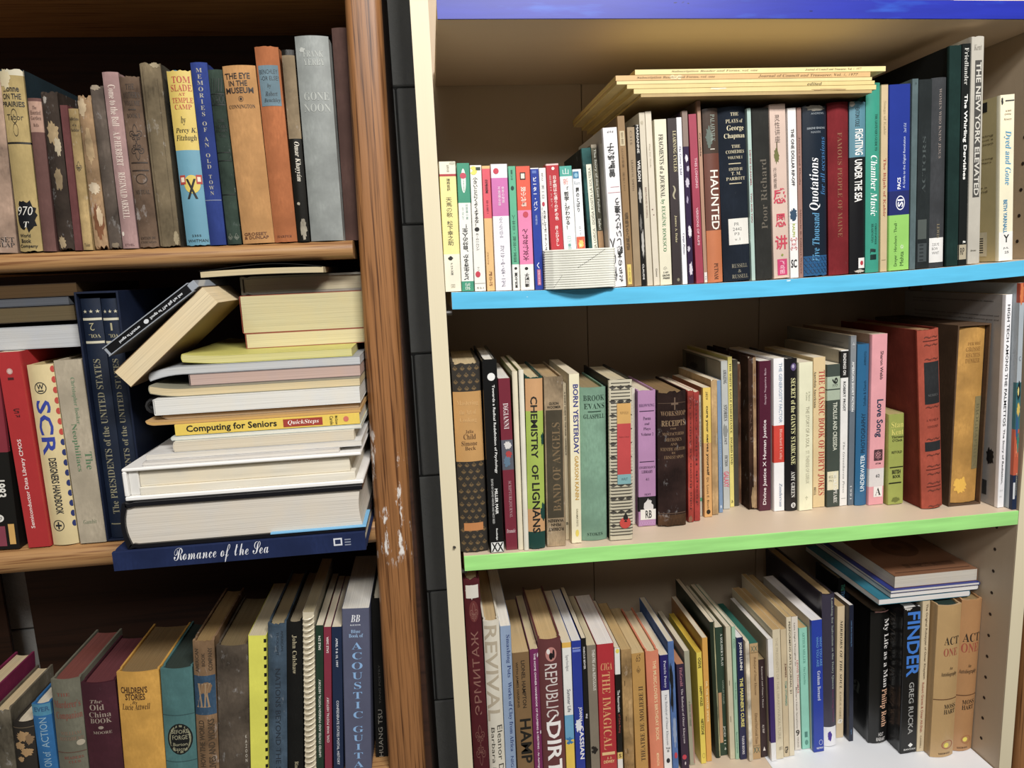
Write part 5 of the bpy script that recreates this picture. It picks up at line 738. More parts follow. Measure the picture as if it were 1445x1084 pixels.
B((223, 253, 371, 241, 270, 1004), 'p', '#e6dccc', 'off-white paperback with red upper lettering, just left of the aqua mint one', [], [('m|LEWIS THOMAS', 575, 730, .62, .88, 'D', '#c86a60'), ('m|Late Night Thoughts on', 400, 600, .3, .55, 'D', '#7a7064'), ('m|Mahler’s Ninth Symphony', 700, 900, .3, .55, 'D', '#7a7064'), ('x|9', 905, 935, .2, .8, 'H', '#3c3428'), ('VIKING', 940, 990, .4, .65, 'D', '#8a8070')], style='p', side='#5c1c1c', pages='#c8ae80')
B((258, 299, 425, 276, 313, 998), 'p', '#8fd8c0', 'aqua mint paperback with soft grey lettering', [], [('b|ARTHUR MILLER', 445, 590, .4, .68, 'D', '#5a9c88'), ('b|The Crucible', 605, 690, .42, .65, 'D', '#5a9c88'), ('#', 915, 942, .35, .7, '#4c8c7c'), ('@', 955, 980, .35, .75, '#5a9c88')], style='p', pages='#c8ae80')
B((317, 368, 388, 329, 379, 1013), 'p', '#1c3eae', 'broad royal blue paperback with pale blue stacked title and white handwriting', [], [('m|WHY YOU ARE\nWHO YOU ARE', 465, 605, .40, .92, 'D', '#5c9cd8'), ('b|Graham Bernard', 625, 765, .45, .75, 'D', '#dce4f4'), ('O', 955, 980, .5, .85, '#e4e8f4'), ('x|WESTPORT', 990, 999, .25, .9, 'H', '#e4e8f4')], style='g', side='#cfc8b8', pages='#f0eef0', depth=.7)
B((371, 431, 268, 382, 438, 986), 'h', '#3a3548', 'tall slate purple jacketed book with a violet crown on its white foot', [(893, 990, '#ecebee', 'p')], [('b|Looking for Salvation at the Dairy Queen', 285, 712, .62, .86, 'D', '#a4b0a8'), ('m|Susan Gregg Gilmore', 715, 870, .62, .84, 'D', '#7c3c64'), ('~', 905, 965, .22, .62, '#4a2c9c')], style='g', pages='#b8a078', side='#2a2632', depth=.72)
B((442, 491, 322, 438, 480, 944), 'p', '#dcc49a', 'tan paperback with black italic capitals running down, right of the slate purple book', [], [('i|MIRRORS OF THE SOUL', 385, 710, .40, .72, 'D', '#2c2820'), ('i|KAHLIL GIBRAN', 720, 870, .42, .66, 'D', '#8c7c58'), ('~', 850, 880, .1, .9, '#ece4d4')], style='p', depth=.20, pages='#b89c70')
B((491, 508, 318, 481, 515, 963), 'p', '#1b2238', 'thin midnight blue book next to the tan italic-titled one', [], [('m|Little Book Gardening Ex', 390, 510, .3, .6, 'D', '#5c8cb8'), ('m|Signet', 905, 930, .35, .65, 'D', '#5c8cb8')], style='g', depth=.19, pages='#e8e4e0')
B((440, 484, 190, 430, 456, 1010), 'f', '#141414', 'black book with multicoloured capitals peeking up behind the tan and midnight blue pair', [], [('x|THE', 225, 262, .42, .9, 'D', '#3c9c7c'), ('x|THE', 262, 310, .42, .9, 'D', '#4c8cc0')], style='g', Y=.148, depth=.27, pages='#a08c68', free=True)
use('B3', (1180, 740, 3.151))
B((158, 249, 388, 152, 229, 979), 'h', '#131312', 'glossy black jacketed hardback with ornate white and peach title, worn pinkish top edge', [], [('b|My Life as a Man', 425, 728, .60, .95, 'D', '#f4f0ec'), ('b|Philip Roth', 735, 905, .52, .92, 'D', '#f0b890'), ('m|HOLT\nRINEHART', 930, 968, .35, .85, 'H', '#d8d4d0'), ('~', 380, 398, .0, .95, '#b8847c'), ('~', 975, 988, .2, 1, '#c8c4bc')], style='g', wear=.002, pages='#8c7460', depth=.62,
  side_tx=[('~', 430, 520, .1, .35, '#5c2420'), ('~', 560, 660, .1, .3, '#5c2420'), ('~', 470, 540, .35, .6, '#1c4450'), ('~', 600, 700, .4, .6, '#1c4450'), ('i|Erica', 720, 800, .1, .8, 'H', '#3c4038'), ('i|Jong', 800, 900, .2, .7, 'H', '#3c4038')])
B((300, 382, 372, 286, 357, 1022), 'f', '#151515', 'glossy black hardback with large bright blue capitals', [], [('x|FINDER', 392, 675, .22, .96, 'D', '#2c7cdc'), ('m|GREG RUCKA', 700, 935, .42, .72, 'D', '#a8a8a4'), ('◆', 975, 996, .45, .75, 'H', '#ecece8'), ('m|BANTAM', 1000, 1008, .2, .9, 'H', '#d8d8d4'), ('~', 362, 385, .0, .5, '#c8c4bc')], style='g', wear=.002, pages='#e4e2e0', depth=.62, side_tx=[('b|The Life as a', 420, 640, .74, .88, 'D', '#3c342c'), ('b|Man You Love', 660, 900, .72, .88, 'D', '#3c342c')])
B((384, 426, 342, 360, 392, 1014), 'p', '#d8c39a', 'beige paperback with crowded brown lettering between glossy black and tan jacketed books', [], [('m|The Original Rubaiyyat of Omar Khayaam', 355, 685, .42, .75, 'D', '#5a4630'), ('m|Robert Graves & Omar Ali-Shah', 700, 925, .36, .66, 'D', '#a8543c'), ('m|CASSELL', 940, 1000, .4, .6, 'D', '#7a6444')], style='p', wear=.001, pages='#c8b48c')
B((450, 568, 364, 418, 521, 1040), 'h', '#c19a5e', 'tan jacketed hardback with black and red title, left of a near-identical one', [], [('b|ACT', 500, 535, .28, .92, 'H', '#2c241c'), ('b|ONE', 550, 585, .28, .88, 'H', '#a84c34'), ('i|An', 632, 645, .55, .7, 'H', '#4c3c28'), ('i|Autobiography', 655, 678, .22, .92, 'H', '#4c3c28'), ('#', 775, 779, .0, 1, '#6a4424'), ('b|MOSS', 800, 820, .42, .95, 'H', '#2c241c'), ('b|HART', 824, 844, .42, .95, 'H', '#2c241c'), ('O', 965, 1005, .40, .92, '#b05c3c'), ('@', 976, 998, .50, .72, '#f0dc3c'), ('m|RANDOM HOUSE', 1020, 1028, .3, .8, 'H', '#5c4428')], style='g', pages='#2c3c38', depth=.55, side='#b08c58')
B((569, 668, 338, 527, 610, 1012), 'h', '#b8844c', 'brown-tinted tan jacketed hardback with the same title, last before the side panel', [], [('b|ACT', 482, 520, .12, .95, 'H', '#2c241c'), ('b|ONE', 526, 566, .08, .92, 'H', '#a84c34'), ('i|An', 618, 632, .42, .58, 'H', '#4c3c28'), ('i|Autobiography', 640, 664, .05, .9, 'H', '#4c3c28'), ('#', 755, 759, .0, 1, '#6a4424'), ('b|MOSS', 778, 798, .28, .9, 'H', '#2c241c'), ('b|HART', 802, 822, .28, .88, 'H', '#2c241c'), ('O', 940, 978, .35, .85, '#b06c3c'), ('@', 948, 968, .42, .66, '#f0dc3c'), ('m|RANDOM HOUSE', 992, 1000, .2, .7, 'H', '#5c4428')], style='g', pages='#9a8460', depth=.55, wear=.001)
# ------------------------------------------------------------------ solve every row and build it
allt = set()
def collect(items):
    for it in items:
        if it[0] not in ('#', '@', '~', 'O') or (len(it) > 5 and it[5] in ('H', 'D', 'U', 'V', 'X', 'W')):
            if len(it) >= 7: allt.add((it[0], it[5] in 'VW'))
EXTRA = []
def solve(rn, R):
    out = []
    zf = ZS[rn]
    for n, b in enumerate(R['books']):
        ox, oy, s = b['crop']; xt0, xt1, yt, xb0, xb1, yb = b['q']; o = b['o']
        px = lambda x: ox+x/s
        py = lambda y: oy+y/s
        Y = o.get('Y', R['Y']); ref = o.get('ref', R['ref'])
        if Y == 'auto':
            z = zf(.4)
            for _ in range(4):
                P = on_z(px((xb0+xb1)/2), py(yb), z); z = zf(P[0])
            Y = max(.003, float(P[1]))
        B0, B1 = at(px(xb0), py(yb), Y), at(px(xb1), py(yb), Y); T0, T1 = at(px(xt0), py(yt), Y), at(px(xt1), py(yt), Y)
        cb, ct = (B0+B1)/2, (T0+T1)/2; tb, tt = B1[0]-B0[0], T1[0]-T0[0]
        dirx = (ct[0]-cb[0])/(ct[2]-cb[2]); zb = zf(min(max(cb[0], 0), WI)) if rn[0] == 'B' else zf(0)
        if rn == 'B3' and cb[0] > .425: zb += .0009
        frac = 1.0
        if ref: frac = (ct[2]-cb[2])/(ct[2]-zb)
        xb = ct[0]-dirx*(ct[2]-zb); h = (ct[2]-zb)*math.sqrt(1+dirx**2)
        t = (tb+tt)/2
        out.append(dict(b=b, x=xb, dx=dirx, Y=Y, t=t, h=h, zb=zb, zt=ct[2], frac=frac, y0=yt, y1=yb, o=o))
    for e in out:
        if e['o'].get('side_tx') and 'pad' not in e['o']: e['o']['pad'] = (.0007, 0)
    # neighbours must not pass through each other: trim both where they would
    seq = [e for e in out if not e['o'].get('free')]
    for _ in range(14):
        for a, c in zip(seq, seq[1:]):
            ov = -1
            for z in (a['zb'], min(a['zt'], c['zt'])):
                ea = a['x']+a['dx']*(z-a['zb'])+a['t']/2+a['o'].get('pad', (0, 0))[1]; ec = c['x']+c['dx']*(z-c['zb'])-c['t']/2-c['o'].get('pad', (0, 0))[0]
                ov = max(ov, ea-ec+.0003)
            if ov > 0:
                ta, tc = a['t'], c['t']; wa = ta/(ta+tc)
                a['t'] -= ov*wa*.5; c['t'] -= ov*(1-wa)*.5; a['x'] -= ov*(.5-wa*.25)*.5+ov*wa*.125; c['x'] += ov*(.5-(1-wa)*.25)*.5+ov*(1-wa)*.125
        lo = {'A': -.985, 'B': .0004}[rn[0]]; hi = {'A': -.0715 if rn != 'A2' else -.0995, 'B': WI-.0004}[rn[0]]
        for e in (seq[0], seq[-1]):
            for z in (0, e['zt']-e['zb']):
                l = e['x']+e['dx']*z-e['t']/2; r = e['x']+e['dx']*z+e['t']/2
                if e is seq[0] and l < lo: e['t'] -= (lo-l)*.5; e['x'] += (lo-l)*.75
                if e is seq[-1] and r > hi: e['t'] -= (r-hi)*.5; e['x'] -= (r-hi)*.75
    e = seq[-1]
    r = max(e['x']+e['dx']*z for z in (0, e['zt']-e['zb']))+e['t']/2
    if r > hi: e['t'] = max(.004, e['t']-(r-hi)); e['x'] -= (r-hi)/2
    for e in out: e['t'] = max(e['t'], .0022)
    return out
def make_row(rn):
    R = ROWS[rn]; res = solve(rn, R)
    for n, e in enumerate(res):
        b, o = e['b'], e['o']; h, t = e['h'], e['t']
        Ymax = .272 if rn[0] == 'B' else .281
        d = o.get('depth', R['depth'])*h; d = min(max(d, .040), Ymax-e['Y']-.002)
        lean = math.atan(e['dx'])
        if 'case' in o: e['zb'] += .0026; h -= .0026; e['h'] = h
        root = empty('book', b['label'], 'book', R['group'])
        root.location = (e['x'], e['Y'], e['zb']+.0006+abs(math.sin(lean))*t/2); root.rotation_euler = (0, lean, 0)
        y0, y1, fr = e['y0'], e['y1'], e['frac']
        vof = lambda y, y0=y0, y1=y1, fr=fr: (y-y0)/(y1-y0)*fr
        it = b['tx']
        kw = dict(style=o.get('style', 'p'), bands=b['bands'], items=it, vof=vof, side=o.get('side'), side_items=o.get('side_tx', ()), seed=n*7+ord(rn[1])*100, wear=o.get('wear', 0))
        if 'pages' in o: kw['pages'] = o['pages']
        elif b['kind'] in 'h': kw['pages'] = '#cdbb98'
        build_book(root, t, h, d, b['kind'], b['color'], **kw)
        if 'spiral' in o:
            spiral(root, t, h, o['spiral'][0], y=-.001+t*.1, n=int(h/.0075), rad=t*.46)
        e['d'] = d
        if 'case' in o: EXTRA.append((rn, e, o))
    return res
for R in ROWS.values():
    for b in R['books']: collect(b['tx']); collect(b['o'].get('side_tx', ()))
STK_T = [('s|Romance of the Sea', False), ('x|Computing for Seniors', False), ('B|QuickSteps', False), ('m|Carole', False), ('VOL.', False), ('b|VOL.', False), ('b|2', False), ('b|1', False), ('★ ★ ★', False), ('b|The PRESIDENTS of the UNITED STATES', False), ('x|Songs of The Big Fat Sea', False), ('x|Image of Pictures', False), ('i|Subscription Reader and Forms, vol. one', False), ('i|Journal of Council and Treasurer, Vol. 1, 1977', False), ('i|edited', False), ('x|A/\\', False), ('m|McGraw', False), ('x|A.I.C', False), ('b|THE COMPLETE DRAMATISTS', False)]
allt |= set(STK_T)
text_cache(sorted(allt))
SOL = {rn: make_row(rn) for rn in ROWS}
# open slipcase round the mustard volume on the green-edged shelf, and the navy pair's slipcase
def slipcase(label, x0, x1, zb, h, Y, d, lean, color, w=.0022, style='p', inner='#2c2018'):
    root = empty('slipcase', label, 'box'); root.location = ((x0+x1)/2, Y, zb); root.rotation_euler = (0, lean, 0)
    T = (x1-x0)/2
    m = cover_mat(color, style)
    for (a, b_, c, e_, f, g) in ((-T, -T+w, 0, d, 0, h), (T-w, T, 0, d, 0, h), (-T+w, T-w, 0, d, 0, w), (-T+w, T-w, 0, d, h-w, h), (-T+w, T-w, d-w, d, w, h-w)):
        box('case_board', a, b_, c, e_, f, g, m, root, b=.0004)
    return root
# ------------------------------------------------------------------ slipcases round the boxed volumes
for rn, lab, colr, wl, top in (('B2', 'open brown cardboard slipcase holding the mustard cloth volume', '#5e4630', .0022, .0035), ('A2', 'navy slipcase holding two star-spangled volumes, left of the pile', '#14203a', .0022, .0075)):
    es = [e for r_, e, o in EXTRA if r_ == rn]
    z0 = es[0]['zb']-.0026+.0002; H = max(e['h'] for e in es)+.0026+top
    dx = sum(e['dx'] for e in es)/len(es)
    l = min(min(e['x']-e['t']/2+(e['dx']-dx)*zz for zz in (0, e['h'])) for e in es); r = max(max(e['x']+e['t']/2+(e['dx']-dx)*zz for zz in (0, e['h'])) for e in es)
    CASE = slipcase(lab, l-wl-.0012, r+wl+.0012, z0+abs(math.sin(math.atan(dx)))*(r-l+.006)/2, H, min(e['Y'] for e in es)-.003, max(e['d'] for e in es)+.014, math.atan(dx), colr, w=wl, style='l' if rn == 'A2' else 'c')
    if rn == 'A2': CASE_R = r+wl+.0012
def lying(label, x0, x1, z0, z1, Y, dep, kind, color, how='left', cat='book', group=None, name='book', tilt=0, yaw=0, **kw):
    """a book or magazine lying flat; how = where its spine is: left, right, front or back"""
    root = empty(name, label, cat, group); t = z1-z0; zc = (z0+z1)/2
    M = {'left': ((0, 1, 0), (0, 0, 1), (1, 0, 0)), 'front': ((0, 0, 1), (0, 1, 0), (-1, 0, 0)), 'right': ((0, -1, 0), (0, 0, 1), (-1, 0, 0)), 'back': ((0, 0, -1), (0, -1, 0), (-1, 0, 0))}[how]
    R3 = Matrix(M)
    if how == 'left': loc, h, d = (x0, Y, zc), dep, x1-x0
    elif how == 'right': loc, h, d = (x1, Y, zc), dep, x1-x0
    elif how == 'front': loc, h, d = (x0, Y, zc), x1-x0, dep
    else: loc, h, d = (x1, Y+dep, zc), x1-x0, dep
    if tilt or yaw:
        T = Matrix.Rotation(yaw, 3, 'Z') @ Matrix.Rotation(-tilt, 3, 'Y'); piv = Vector((x0, Y, z0)); R3 = T @ R3; loc = piv+T @ (Vector(loc)-piv)
    root.matrix_world = Matrix.Translation(loc) @ R3.to_4x4()
    kw.setdefault('vof', lambda y: y)
    build_book(root, t, h, d, kind, color, **kw)
    return root
# ------------------------------------------------------------------ the pile on the middle oak shelf
GP = 'books and papers piled flat on the middle oak shelf'
def pz(y, Y): return float(at(352, 360+y/2.357, Y)[2])
def pxx(x, y, Y): return float(at(140+x/2.357, 360+y/2.357, Y)[0])
zt = .0032; SL = CASE_R+.0015
spec = [
 # label, x0, x1, y bottom, y top, Y, kind, colour, spine side, options
 ('big navy art book with silver script title, lowest of the pile, overhanging the shelf', 20, 918, 1026, 952, -.085, 'f', '#1d2b54', 'front', dict(dep=.25, style='c', items=[('s|Romance of the Sea', .393, .766, .04, .98, 'U', '#e4e6ec'), ('#', .095, .13, .22, .62, '#d8dce4'), ('#', .101, .124, .30, .54, '#1d2b54'), ('#', .06, .085, .30, .36, '#8c94a8'), ('#', .06, .085, .44, .50, '#8c94a8'), ('#', .06, .085, .58, .64, '#8c94a8')], pages='#e4dcc8')),
 ('thick black book with rippled page edges facing out, on the navy art book', 68, 900, 952, 795, -.080, 'h', '#15151a', 'left', dict(dep=.22, style='g', pages='#dcd6cc', board=.0042)),
 ('WHITE', 75, 905, 790, 682, -.075, None, None, None, {}),
 ('thin white magazine lying directly on the white boxed binder', 140, 800, 681, 664, -.070, 't', '#cfcac4', 'left', dict(dep=.2, pages='#dedad4')),
 ('white magazine with a blue corner patch near the bottom of the pile', 150, 893, 663, 640, -.066, 't', '#dcdad6', 'left', dict(dep=.21, pages='#e2ded6')),
 ('cream newsprint booklet third above the white boxed binder', 243, 850, 639, 606, -.066, 't', '#d9d0bc', 'left', dict(dep=.2, pages='#e0d6c2')),
 ('thin pale green-grey booklet directly under the yellow computer book', 236, 876, 605, 587, -.060, 't', '#c3cbc4', 'left', dict(dep=.2, pages='#dfe0d8')),
 ('yellow computer guide with black spine title and red label, in the middle of the pile', 250, 868, 586, 549, -.060, 'p', '#ecc932', 'front', dict(dep=.2, style='g', items=[('x|Computing for Seniors', .455, .94, .12, .88, 'U', '#1c1a14'), ('#', .205, .42, .14, .84, '#a83420'), ('B|QuickSteps', .225, .395, .26, .72, 'U', '#f4ece0'), ('m|Carole', .145, .165, .1, .9, 'H', '#6c5c20'), ('m|McGraw', .12, .135, .1, .9, 'H', '#6c5c20'), ('@', .06, .09, .2, .7, '#d86c54')], pages='#e8e4d8')),
 ('tan manila folder with curled left end on the yellow computer guide', 152, 890, 548, 535, -.058, 't', '#c79c5e', 'left', dict(dep=.2, pages='#d2aa6c')),
 ('brownish cream ledger pages on the tan manila folder', 206, 866, 534, 513, -.050, 'p', '#a48c6c', 'left', dict(dep=.19, pages='#b49c7c')),
 ('RING', 178, 870, 512, 461, -.054, 'p', '#e6e6e2', 'left', dict(dep=.2, pages='#e6e6e2')),
 ('beige soft-bound journal with greenish back above the ring-bound sheets', 163, 872, 460, 430, -.048, 't', '#8e8a74', 'left', dict(dep=.2, pages='#d4c4a0')),
 ('pinkish grey booklet set back above the beige journal', 298, 870, 429, 386, -.036, 'p', '#7c6c68', 'left', dict(dep=.19, pages='#c4aca4')),
 ('pale grey magazine bent at its left end under the lemon cover', 160, 883, 385, 357, -.034, 't', '#a0a4a8', 'left', dict(dep=.19, pages='#c9cccf')),
 ('lemon yellow magazine just below the two thick paperbacks', 272, 842, 356, 328, -.030, 't', '#d3cc58', 'left', dict(dep=.18, pages='#d8d294')),
 ('cream-paged paperback with a salmon red cover, second from the top of the pile', 488, 990, 326, 262, .0235, 'p', '#b4583c', 'left', dict(dep=.11, pages='#d8cea8')),
 ('very thick yellowed paperback with bare page edges beside the oak post', 447, 990, 260, 135, .0235, 'p', '#a84c34', 'left', dict(dep=.12, pages='#cfc6a0')),
 ('pale hardback in shadow on top of the very thick yellowed paperback', 468, 990, 133, 72, .035, 'f', '#8c887c', 'left', dict(dep=.15, pages='#b8b098')),
]
for lab, x0, x1, yb, yt, Y, kind, colr, how, kw in spec:
    X0 = pxx(x0, (yb+yt)/2, Y); X1 = pxx(x1, (yb+yt)/2, Y) if x1 < 950 else -.075
    if zt < .27: X0 = max(X0, SL-(.0 if zt < .1 else .0)) if zt < .12 else X0
    z1 = max(pz(yt, Y), zt+.0022)
    if Y < .0225: X1 = min(X1, xl(min(z1, .5))-.0016, xl(zt)-.0016)
    if 'very thick' in lab: X0 = max(X0, -.2305)
    dep = kw.pop('dep', .2)
    if lab == 'WHITE':
        r_ = empty('binder', 'white boxed binder with cream block inside, between thick black book and magazines', 'binder', GP); r_.location = (X0, Y, zt)
        wb = plain('white_board', '#eeece8', .45); L = X1-X0; T = z1-zt
        box('cover_board', 0, L, 0, .2, 0, .0045, wb, r_, .001); box('cover_board', 0, L, 0, .2, T-.0035, T, wb, r_, .001)
        box('spine_board', 0, .004, 0, .2, .0046, T-.0036, wb, r_, .001)
        box('spine_lining', .0042, .0140, .004, .2, .0046, T-.0036, plain('white_lining', '#d9d7d2', .6), r_, .001)
        box('page_block', .0142, L-.013, .006, .195, .0130, T-.0037, page_mat('#e6dfcd', 2, 260), r_, .0006)
        box('page_block', .0142, L-.008, .003, .195, .0046, .0129, page_mat('#e9e4d6', 2, 260), r_, .0006)
    else:
        nm = 'book'
        if lab == 'RING': lab = 'white ring-bound sheets with a black plastic coil at their left end'; nm = 'ring_binding'
        if 'magazine' in lab: nm = 'magazine'
        if 'folder' in lab: nm = 'folder'
        cat_ = {'book': 'book', 'magazine': 'magazine', 'folder': 'folder', 'ring_binding': 'notebook'}[nm]
        r_ = lying(lab, X0, X1, zt, z1, Y, dep, kind, colr, how, cat_, GP, nm if nm != 'ring_binding' else 'notebook', seed=int(yb), **kw)
        if nm == 'ring_binding':
            R = (z1-zt)*.50; pts = []
            for i in range(20*12+1):
                a = 2*math.pi*i/12; pts.append((math.cos(a)*R*.8, -.004+math.sin(a)*R*.9, .006+.18*i/(20*12)))
            V, F = tube(pts, .0017, 6); link('plastic_coil', mesh('plastic_coil', V, F), plain('black_plastic', '#0c0c0d', .7), r_, smooth=True)
        for key, amt, ln in (('lemon yellow', .0036, .05), ('beige soft', .0052, .036), ('pale grey magazine', -.0060, .034), ('tan manila', .0028, .009)):
            if key not in lab: continue
            import bmesh
            for ch in r_.children:                     # paper that curls at its left end
                bm = bmesh.new(); bm.from_mesh(ch.data)
                for q in (.15, .3, .45, .6, .8, 1.0): bmesh.ops.bisect_plane(bm, geom=bm.verts[:]+bm.edges[:]+bm.faces[:], plane_co=(0, ln*q, 0), plane_no=(0, 1, 0))
                for v in bm.verts:
                    if v.co.y < ln: v.co.x += amt*(1-v.co.y/ln)**2
                bm.to_mesh(ch.data); bm.free()
        if 'thick black' in lab:
            d_ = X1-X0; T = (z1-zt)/2
            box('endpaper', -T+.0034, -T+.0052, d_*.60, d_+.001, -.0015, .05, plain('blue_endpaper', '#79b4dc', .5), r_, .0003)
        if 'salmon' in lab: Z2 = z1
    zt = z1+.0003
ZG = zt
# leaning paperback, its page edges facing out, and the flat black case above it
def leaning(label, A, Bp, D, Y, dep, kind, color, name, cat, **kw):
    """A lower-left upper corner, Bp the corner across its thickness, D far end of the long edge; all on the plane Y"""
    e = Vector((D[0]-A[0], 0, D[1]-A[1])); L = e.length; e.normalize(); yx = Vector((0, -1, 0)); xx = yx.cross(e)
    t = abs((Vector((A[0]-Bp[0], 0, A[1]-Bp[1]))).dot(xx)); mid = Vector((A[0], Y+dep, A[1]))-xx*(t/2)
    root = empty(name, label, cat, GP); M = Matrix((xx, yx, e)).transposed(); root.matrix_world = Matrix.Translation(mid) @ M.to_4x4()
    return root, t, L
YL = -.046
def p2(px_, py_, Y): v = at(px_, py_, Y); return (float(v[0]), float(v[2]))
lb, t_, L_ = leaning('fat paperback leaning at forty-five degrees against the pile, cream page edges outward', p2(161, 525, YL), p2(184.5, 547, YL), p2(285, 405, YL), YL, .105, 'p', '#6a5236', 'book', 'book')
build_book(lb, t_, L_, .105, 'p', '#8a6c44', vof=lambda y: y, pages='#e6d4b0')
cd, t_, L_ = leaning('slim black disc case with white upside-down lettering resting on the leaning paperback', p2(143.5, 492, -.052), p2(156, 502, -.052), p2(264, 399, -.052), -.052, .12, 'p', '#16161a', 'disc_case', 'case')
T = t_/2
clear = plain('clear_case', '#9aa0a8', .12); inner = cover_mat('#121214', 'g')
box('tray', -T+.0012, T-.0012, .001, .1185, .003, L_-.003, inner, cd, .0004)
box('case_lid', T-.0011, T, 0, .12, 0, L_, clear, cd, .0003); box('case_lid', -T, -T+.0011, 0, .12, 0, L_, clear, cd, .0003)
box('hinge', -T+.0012, T-.0012, .002, .118, L_-.0028, L_+.006, clear, cd, .0004); box('hinge', -T+.0012, T-.0012, .002, .118, .0, .0028, clear, cd, .0003)
pr = Print()
def fcd(U, Wv, lay): return list(zip((U*2-1)*(T-.001), np.full(len(U), .12-.0009+lay*.0001), (1-Wv)*L_))
items_to_print(pr, [('x|Songs of The Big Fat Sea', .10, .48, .30, .70, 'U', '#d8dce0'), ('@', .50, .55, .25, .75, '#d8dce0'), ('x|Image of Pictures', .60, .84, .30, .70, 'U', '#d8dce0')], lambda y: y, fcd)
link('lettering', mesh('lettering', pr.V, pr.F, pr.MI), pr.mats, cd)['kind'] = 'stuff'
# curling booklet on the very top
bk = empty('booklet', 'curling booklet with black cover on the very top of the pile, under the oak shelf', 'booklet', GP)
def strip(name, pts, th, y0, y1, mat, parent):
    V = []
    for (x, z), (dx_, dz_) in zip(pts, th):
        for y in (y0, y1): V += [(x, y, z), (x+dx_, y, z+dz_)]
    n = len(pts); F = []
    for i in range(n-1):
        a, b = i*4, (i+1)*4
        F += [(a, b, b+1, a+1), (a+2, a+3, b+3, b+2), (a+1, b+1, b+3, a+3), (a, a+2, b+2, b)]
    F += [(0, 1, 3, 2), (n*4-4, n*4-2, n*4-1, n*4-3)]
    me = mesh(name, V, F); fixn(me); return link(name, me, mat, parent)
z0 = max(ZG+.0002, .2900)
N = 14; P = [(-.262+.130*i/N, z0-.0035*(1-i/N)**2*0+.0006) for i in range(N+1)]
P = [(x, z+.0012*math.sin(math.pi*i/N)) for i, (x, z) in enumerate(P)]
strip('page_block', P, [(0, .0062)]*(N+1), .0, .13, page_mat('#cdbf9e', 2, 800), bk)
strip('lower_cover', [(x, z-.0007) for x, z in P], [(0, .0006)]*(N+1), -.001, .131, cover_mat('#191815', 'g'), bk)
P2 = [(x-.001, z+.0065+.0055*math.sin(math.pi*min(1, (i/N)))**1.2*(.35+.65*i/N)) for i, (x, z) in enumerate(P)]
strip('upper_cover', P2, [(0, .0006)]*(N+1), -.001, .131, cover_mat('#22211f', 'g'), bk)
# ------------------------------------------------------------------ flat books above the red manual, far left; colours darkened for the shelf's shade
top_ = max(e['zt'] for e in SOL['A2'][:4])+.0012
GL = 'books lying flat above the red manual'
for lab, a, b_, zz0, zz1, colr, pg, tl, xr_ in (
    ('white-paged thick paperback lying on the upright red manual', 0, 0, top_, top_+.0245, '#b9bcc0', '#c5c8cc', .0, -.4045),
    ('brownish book with tan page edges lying second above the red manual', 0, 0, 0, .0165, '#4a4034', '#665a44', 0, -.4055),
    ('thin grey booklet lying between two brown ones above the red manual', 0, 0, 0, .0085, '#50545c', '#5c6068', 0, -.4100),
    ('dull tan book lying directly under the upper oak shelf at left', 0, 0, 0, .0140, '#4a3826', '#54422e', 0, -.3990)):
    if zz0 == 0: zz0 = zl+.0008+(.004 if 'second' in lab else .0); zz1 = min(zz0+zz1, .3078)
    lying(lab, -.535, min(xr_, -.4), zz0, zz1, .022, .17, 'p', colr, 'left', 'book', GL, seed=5, pages=pg, yaw=0)
    zl = zz1
# ------------------------------------------------------------------ yellow folders on the books of the turquoise-edged shelf
GF = 'yellow folders lying on the upright books'
under = [e for e in SOL['B1'] if .19 < e['x'] < .50]
base = max(e['zt'] for e in under)+.0015
jade = [e for e in SOL['B1'] if 'jade green book' in e['b']['label']][0]; JL = jade['x']+jade['dx']*.2-jade['t']/2-.0012
Z = [(.2265, min(.497, JL), .0034, '#b89a5c', 'lowest yellow folder, its ribbed underside edge showing below the others'),
     (.2185, JL, .0052, '#e2c87c', 'yellow folder second from the bottom with torn edge'),
     (.2110, JL-.002, .0044, '#dfc578', 'yellow folder third from the bottom with a small handwritten word at right'),
     (.1995, .4965, .0036, '#e8cf88', 'thin yellow folder in the middle of the folder stack'),
     (.1985, .4944, .0056, '#d9ad68', 'orange tan folder second from the top with handwriting at both ends'),
     (.2202, .5127, .0056, '#ecd78c', 'topmost pale yellow folder with handwriting along its spine')]
zf_ = base
for n, (x0, x1, t, colr, lab) in enumerate(Z):
    if n == 5: zf_ = max(zf_, jade['zt']+.0012)
    its = []
    if n == 5: its = [('i|Subscription Reader and Forms, vol. one', .52, .86, .25, .7, 'U', '#5c4c24'), ('i|Journal of Council and Treasurer, Vol. 1, 1977', .1, .33, .25, .7, 'U', '#5c4c24')]
    if n == 4: its = [('i|Journal of Council and Treasurer, Vol. 1, 1977', .05, .45, .25, .8, 'U', '#6c4c1c'), ('i|Subscription Reader and Forms, vol. one', .62, .92, .25, .75, 'U', '#6c4c1c'), ('~', .74, .80, -.1, 1.1, '#ecd49c')]
    if n == 2: its = [('i|edited', .22, .28, .2, .9, 'U', '#5c4c24')]
    if n == 1: its = [('~', .62, .70, -.3, .5, '#f2e4bc'), ('~', .1, .3, .6, 1.1, '#b8965c')]
    lying(lab, x0, x1, zf_, zf_+t, -.012, .235, 'p', colr, 'front', 'folder', GF, 'folder', seed=n, style='p', pages='#d8bf7c', items=its)
    zf_ += t+.0002
